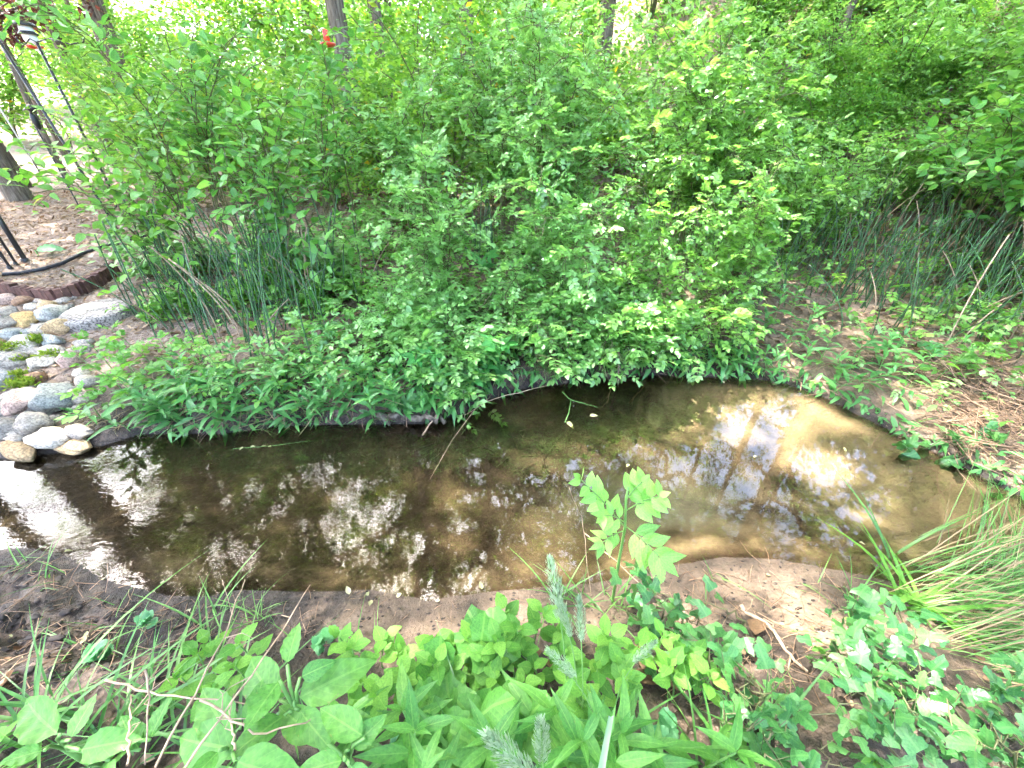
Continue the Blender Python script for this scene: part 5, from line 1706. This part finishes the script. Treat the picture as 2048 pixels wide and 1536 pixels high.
# ---- big sedge at the right: long blades combed to the right, green over straw
g = ground_at(1800, 1210)
for i, (a, b, dr, n, lb) in enumerate([(1950, 1235, (1.1, -0.15, -0.1), 480, 'large sedge of long arching green and straw blades at the right edge'),
                               (2020, 1185, (0.8, 0.35, 0.1), 260, 'sedge with blades standing over the sandy water at the right edge'),
                               (1990, 1320, (0.9, -0.4, -0.1), 300, 'lower sedge clump with pale straw blades sweeping off the right edge')]):
    tuft(lb, ground_at(a, b), n, 0.55, 'blade_fine', [('grass', 0.55, 'green_blades'), ('straw', 0.45, 'dry_blades')], 'sedges at the right edge', 0.10, 0.5, dr, name='sedge_tuft', cat='sedge')
t = tuft('broad-bladed bright green grass in front of the sedge', ground_at(1815, 1205), 26, 0.3, 'blade_wide', [('jewel', 1, 'blades')], None, 0.03, 0.8, None, True)
t = tuft('tall pale grass with two blades arching over the water at right', ground_at(1790, 1130), 7, 0.42, 'blade_mid', [('grass', 1, 'blades')], None, 0.02, 0.7, (0.1, 0.2, 0.2), True)
# ---- grass sprigs on the left mud and elsewhere near
GS = [(30, 1450, 14, .3), (200, 1500, 14, .3), (290, 1440, 12, .28), (380, 1505, 12, .28), (430, 1535, 12, .28), (90, 1150, 9, .16), (40, 1120, 10, .14), (310, 1160, 6, .15), (430, 1180, 8, .2), (470, 1190, 9, .2), (300, 1200, 8, .12), (190, 1240, 6, .14), (510, 1230, 26, .12), (150, 1290, 7, .16), (260, 1290, 8, .18), (350, 1300, 7, .15), (1160, 1160, 12, .2), (1210, 1150, 9, .18), (1120, 1180, 10, .2),
      (1420, 1130, 5, .14), (1690, 1160, 7, .16), (1640, 1170, 5, .12), (80, 1400, 14, .3), (170, 1440, 14, .32), (250, 1420, 12, .3), (330, 1470, 10, .3), (40, 1500, 12, .3), (420, 1450, 8, .28), (1480, 1510, 12, .28), (1530, 1470, 9, .3), (1440, 1540, 12, .25), (720, 1290, 8, .12), (1180, 1530, 8, .3), (950, 1540, 8, .3)]
for i, (a, b, n, ln) in enumerate(sorted(GS)):
    tuft('grass sprig on the near bank, ' + ordn(i) + ' from the left', under(a, b, ln * 0.25), n, ln * 1.1, 'blade_mid', [('grass', 1, 'blades')], 'grass sprigs on the near bank', 0.025, 0.6, None, True, name='grass_sprig')

# ---- flowering orchard grass: stalk with pale tufted seed head, leaning to the lower left
SH = [((1130, 1275), (1100, 1120), 0.60, 0.13, 'orchard grass head standing highest against the water'), ((1150, 1300), (1120, 1200), 0.58, 0.085, 'small orchard grass head left of the highest one'), ((1165, 1320), (1158, 1195), 0.58, 0.09, 'small orchard grass head right of the highest one'),
      ((1200, 1400), (1095, 1300), 0.60, 0.08, 'orchard grass head lying over the jewelweed'), ((1240, 1345), (1310, 1285), 0.58, 0.07, 'orchard grass head pointing right above the bare soil'), ((1085, 1530), (1082, 1440), 0.72, 0.09, 'orchard grass head close to the bottom edge in the middle'),
      ((1090, 1580), (975, 1470), 0.78, 0.12, 'large fluffy orchard grass head cut by the bottom edge')]
def seed_head(p0, p1, n):
    mb = MB()
    ax = nrm(p1 - p0)
    L = np.linalg.norm(p1 - p0)
    s = R.rand(n)
    w = L * 0.19 * np.sin(math.pi * (s * 0.88 + 0.1)) ** 0.8
    a = R.rand(n) * 6.28
    sx = nrm(np.cross(ax, UP + 0.01))
    sy = np.cross(ax, sx)
    rad = np.cos(a)[:, None] * sx + np.sin(a)[:, None] * sy
    pos = p0 + ax * (s * L)[:, None] + rad * (w * R.rand(n))[:, None] * 0.7
    mb.inst([leaf('lance', 0.2, 2, 0.3, 0.05)], frames(pos, ax * 0.9 + rad * 0.55, rad + R.randn(n, 3) * 0.2, L * (0.08 + 0.07 * R.rand(n))))
    return mb
for (a, b, z, ln, lb) in SH:
    p0, p1 = at_z(*a, z - 0.06), at_z(*b, z + 0.03)
    ax = nrm(p1 - p0)
    g = np.array([p0[0] + 0.02, p0[1] - 0.03, hz(p0[0], p0[1])])
    t = thing('orchard_grass', lb, 'grass', g, 'orchard grass heads')
    hb = p1 - ax * ln
    ptube(t, 'stalk', bez(g, g + UP * 0.15, hb - ax * 0.1, p1 - ax * 0.01, 9), 0.0014, 'stalk', 4)
    struct(seed_head(hb, p1, 480).build('seed_head', M['seed'], t), 'stuff')
# a folded bluish blade at the bottom edge
b0, b1 = at_z(1195, 1580, 0.70), at_z(1222, 1432, 0.74)
t = thing('folded_blade', 'single stiff bluish grass blade with a cut tip at the bottom edge', 'grass', (b0[0], b0[1], hz(b0[0], b0[1])))
ptube(t, 'stalk', [np.array(t.location), b0 - UP * 0.15, b0], 0.002, 'stalk', 4)
v = np.array([b0 + [-0.006, 0, 0.004], b0, b0 + [0.006, 0, 0.004], b1 + [-0.004, 0, 0.003], b1 - [0, 0, 0.003], b1 + [0.004, 0, 0.003]]) - np.array(t.location)
put('blade', mesh('blade', v, np.array([(0, 1, 4), (0, 4, 3), (1, 2, 5), (1, 5, 4)]), M['seed']), t)

# ---- dry stalks slanting over the bottom left, and twigs
def stick(name, label, cat, group, pts, r, mat='twig', side=0):
    pts = np.asarray(pts, float)
    t = thing(name, label, cat, pts[0], group)
    n = 12
    s = np.linspace(0, len(pts) - 1, n)
    q = np.stack([np.interp(s, range(len(pts)), pts[:, i]) for i in range(3)], 1)
    q[1:-1] += R.randn(n - 2, 3) * r * 0.7
    v, f = tube(q - pts[0], np.linspace(r, r * 0.5, n), 6)
    put('shaft', mesh('shaft', v, f, M[mat]), t)
    for k in range(side):
        i = 2 + R.randint(n - 4)
        d = nrm(q[-1] - q[0]) * 0.6 + R.randn(3) * [0.7, 0.7, 0.4]
        L = np.linalg.norm(q[-1] - q[0]) * 0.18 * (0.5 + R.rand())
        v, f = tube(np.array([q[i], q[i] + d * L * 0.5 + R.randn(3) * 0.01, q[i] + d * L]) - pts[0], (r * 0.5, r * 0.35, r * 0.2), 4)
        put('side_twig', mesh('side_twig', v, f, M[mat]), t)
    return t
DS = [((310, 1536), (440, 1290), (490, 1160)), ((370, 1536), (540, 1300), (620, 1170)), ((470, 1500), (458, 1420)), ((290, 1340), (300, 1400), (290, 1530)), ((255, 1530), (262, 1390)), ((210, 1360), (330, 1390), (520, 1410)), ((400, 1400), (520, 1470), (660, 1430))]
for i, pp in enumerate(DS):
    stick('dry_stalk', 'thin tan dry stalk over the bottom left plants, ' + ordn(i) + ' of seven', 'stalk', 'dry stalks at bottom left', [at_z(a, b, 0.62 - 0.05 * k) for k, (a, b) in enumerate(pp)], 0.0022, 'straw' if False else 'twig', 3)
stick('bare_twig', 'thin reddish twig standing over the water left of the sapling', 'twig', None, [under(1168, 1130, 0.0) + UP * 0.02, at_y(1165, 1040, 0.98), at_y(1138, 975, 1.0)], 0.0018, 'twig', 0)
stick('bare_twig', 'straight tan twig lying across the foot of the sapling', 'twig', None, [at_z(1168, 1065, 0.12), at_z(1240, 1130, 0.16), at_z(1300, 1190, 0.2)], 0.0025, 'twig', 1)
# exposed root on the mud slope
rp = [ground_at(a, b) + UP * 0.006 for a, b in ((1480, 1215), (1500, 1235), (1535, 1255), (1555, 1285), (1575, 1310), (1610, 1350))]
stick('exposed_root', 'pale crooked root lying bare down the muddy slope', 'root', None, rp, 0.008, 'twig', 5)

# ================================================================== debris along the far waterline
LFR = [((1225, 760), (1215, 800), (1212, 830)), ((1290, 770), (1265, 800), (1215, 845)), ((1238, 700), (1236, 770))]
for i, pp in enumerate(LFR):
    stick('hanging_twig', 'twig hung with dry debris over the far water edge, ' + ordn(i) + ' of three from the left', 'twig', 'hanging twigs', [at_y(a, b, 2.32 - 0.06 * k) for k, (a, b) in enumerate(pp)], 0.005, 'twig', 9)
lg0, lg1 = ground_at(760, 838) + UP * 0.03, at_z(890, 846, 0.02)
stick('rotting_log', 'dark wet piece of log lying at the waterline under the dock leaf', 'log', None, [lg0, (lg0 + lg1) / 2, lg1], 0.028, 'bark', 1)
sk = [((845, 870), (880, 820), (900, 780)), ((345, 866), (455, 832), (600, 812)), ((1100, 770), (980, 800), (930, 830))]
for i, pp in enumerate(sk):
    stick('dry_stick', ['short broken stick leaning out of the far bank into the water', 'long pale reed lying along the left waterline', 'thin root trailing along the bank under the roses'][i], 'stick', 'sticks at the waterline',
          [at_z(a, b, 0.02 + 0.06 * k) for k, (a, b) in enumerate(pp)], 0.006 if i == 0 else 0.003, 'twig' if i != 1 else 'stalk', 2)
# floating stalk with pale petals, sunken twigs
t = stick('floating_stalk', 'floating green stalk carrying a row of pale petals near the left bank', 'stalk', None, [at_z(465, 898, 0.004), at_z(540, 892, 0.005), at_z(620, 882, 0.004)], 0.0014, 'stalk', 0)
leaf_objects(t, 'oval', 'pale', frames(np.array([at_z(a, 893, 0.008) for a in (487, 500, 522, 543)]), R.randn(4, 3) * [1, 1, 0], [(0, 0, 1)] * 4, 0.028), 'petal')
t = stick('floating_stalk', 'forked green stalk floating below the hanging debris', 'stalk', None, [at_z(1125, 785, 0.01), at_z(1142, 800, 0.01), at_z(1195, 815, 0.008)], 0.003, 'stalk', 0)
v, f = tube(np.array([at_z(1142, 800, 0.01), at_z(1138, 825, 0.01), at_z(1130, 845, 0.008)]) - np.array(t.location), 0.003, 5)
put('fork', mesh('fork', v, f, M['stalk']), t)
leaf_objects(t, 'oval', 'pale', frames(np.array([at_z(1178, 832, 0.008), at_z(1132, 843, 0.012)]), [(1, 0.2, 0), (1, -1, 0)], [(0, 0, 1)] * 2, 0.06), 'leaf')
FLT = [(1715, 1088), (1685, 898), (740, 1188), (700, 1192), (745, 1205), (965, 1184), (805, 1192), (880, 1206), (1530, 1155), (1575, 1222), (1555, 1250), (1618, 1258), (130, 1105), (210, 1165), (330, 1170), (305, 1345 - 160), (1258, 930), (740, 862), (1420, 770), (1448, 768),
       (180, 1280), (175, 1285), (385, 1220), (50, 1315), (40, 1285), (1510, 915)]
for i, (a, b) in enumerate(sorted(FLT)):
    g = ground_at(a, b)
    g[2] = max(g[2], 0.0) + 0.006
    o = put('fallen_leaf', leaf_meshes('dead', 'pale')[i % 3], None, frames(g, R.randn(3) * [1, 1, 0.1], UP + R.randn(3) * 0.1, 0.018 + 0.016 * R.rand())[0])
    tag(o, 'small pale fallen leaf on the water or mud, ' + ordn(i) + ' from the left', 'leaf', 'pale fallen leaves')
DL = [(60, 1300), (1305, 1350), (1320, 1375), (1355, 1390), (1690, 510), (1705, 600), (1290, 545), (1510, 1245), (700, 745), (1130, 770), (880, 810), (40, 1345)]
for i, (a, b) in enumerate(sorted(DL)):
    g = ground_at(a, b) + UP * 0.015
    o = put('dead_leaf', leaf_meshes('dead', 'dead')[i % 3], None, frames(g, R.randn(3) * [1, 1, 0.2], UP + R.randn(3) * 0.3, 0.07 + 0.04 * R.rand())[0])
    tag(o, 'curled brown dead leaf on the bank, ' + ordn(i) + ' from the left', 'leaf', 'brown dead leaves')

# twig litter: heaps nobody could count
def twig_heap(n, x0, x1, y0, y1, ln, r, name, label, mat='root', zmax=0.12, bias=(0, 0, 0), floor=0.0):
    mb = MB()
    for g in scatter_px(n, x0, x1, y0, y1):
        if (g[2] < 0.004) == (floor > -0.5):
            continue
        d = nrm(R.randn(3) * [1, 1, 0.22] + np.asarray(bias))
        L = ln * (0.4 + R.rand())
        a = g + UP * (0.004 + zmax * R.rand() ** 2)
        m = a + d * L * 0.5 + R.randn(3) * L * 0.06
        b = a + d * L + R.randn(3) * L * 0.06
        for q in (a, m, b):
            q[2] = max(q[2], max(hz(q[0], q[1]), floor) + 0.003)
        v, f = tube([a, m, b], (r, r * 0.9, r * 0.5), 3)
        mb.add(v, f, None, R.rand())
    tag(struct(mb.build(name, M[mat]), 'stuff'), label, 'twigs')
twig_heap(420, 1860, 2070, 740, 920, 0.22, 0.0028, 'twig_heap', 'heap of tangled tan twigs on the right bank', 'root', 0.12)
twig_heap(420, 1520, 2040, 500, 790, 0.2, 0.003, 'twig_litter', 'grey dead stalks lying among the right-hand horsetails', 'root', 0.08)
twig_heap(220, 300, 760, 690, 850, 0.16, 0.0025, 'stalk_litter', 'dead stalks lying among the weeds of the left bank', 'straw', 0.07)
twig_heap(170, 1330, 1700, 1120, 1420, 0.10, 0.0015, 'root_litter', 'fine roots and twigs on the near mud slope', 'root', 0.02)
twig_heap(260, 0, 420, 1130, 1380, 0.07, 0.0017, 'mud_litter', 'dark shreds of roots on the left mud', 'root', 0.02)
twig_heap(380, 380, 1720, 1115, 1320, 0.05, 0.0009, 'shore_litter', 'fine root shreds strewn over the near sandy edge', 'root', 0.006)
twig_heap(60, 130, 260, 820, 870, 0.10, 0.0022, 'stone_litter', 'dead stalks beside the waterline stones', 'straw', 0.03)
twig_heap(420, 260, 1640, 730, 862, 0.12, 0.0018, 'bank_roots', 'fine dark roots trailing from the far bank', 'root', 0.05, (0, -0.6, -0.6))
twig_heap(60, 840, 1120, 800, 910, 0.2, 0.0028, 'sunken_twigs', 'dark sunken twigs in the shallow water', 'bark', 0.0, (0, 0, 0), -1.0)

# clods of dark mud on the left of the near bank
cb = MB()
for g in scatter_px(420, 0, 420, 1125, 1360):
    if g[2] < 0.01:
        continue
    s = 0.003 + 0.010 * R.rand() ** 2
    V = V0 * (1 + 0.9 * fbm(V0[:, 0] * 1.7 + g[0] * 9, V0[:, 1] * 1.7 + V0[:, 2] + g[1] * 9, 3, 3))[:, None] * [s * 1.5, s, s * 0.6]
    cb.add(V + g, F0)
for g in scatter_px(1100, 350, 1720, 1120, 1330):
    if g[2] < 0.004:
        continue
    s = 0.0015 + 0.004 * R.rand() ** 2
    V = V0 * (1 + 0.9 * fbm(V0[:, 0] * 1.7 + g[0] * 9, V0[:, 1] * 1.7 + V0[:, 2] + g[1] * 9, 3, 3))[:, None] * [s * 1.4, s, s * 0.7]
    cb.add(V + g, F0)
M['clod'] = rough_material('dark_mud', [(0.3, (0.010, 0.008, 0.007)), (0.55, (0.035, 0.027, 0.022)), (0.75, (0.10, 0.078, 0.062))], 25, 6, 0.75, 0.6, 0.006)
tag(struct(cb.build('mud_clods', M['clod']), 'stuff'), 'dark crumbs of mud strewn over the near bank', 'mud')
# low green carpet on the near bank
cover(250, lambda x, y, df, dn, isf: ~isf * sm(0.3, 0.5, dn) * (0.3 + 0.7 * patch(x, y, 3, 70)), (-2.2, 2.6), (0.1, 1.4), 'trif', 'jewel', 0.06, 0.01, 0.08, 'near_ground_cover', 'small three-leaved seedlings scattered under the near plants')
cover(1300, lambda x, y, df, dn, isf: ~isf * sm(0.22, 0.45, dn) * (0.25 + 0.75 * patch(x, y, 3, 71)), (-2.2, 2.6), (0.0, 1.3), 'blade_mid', 'grass', 0.13, 0.0, 0.02, 'short_grass', 'short grass scattered over the near bank')
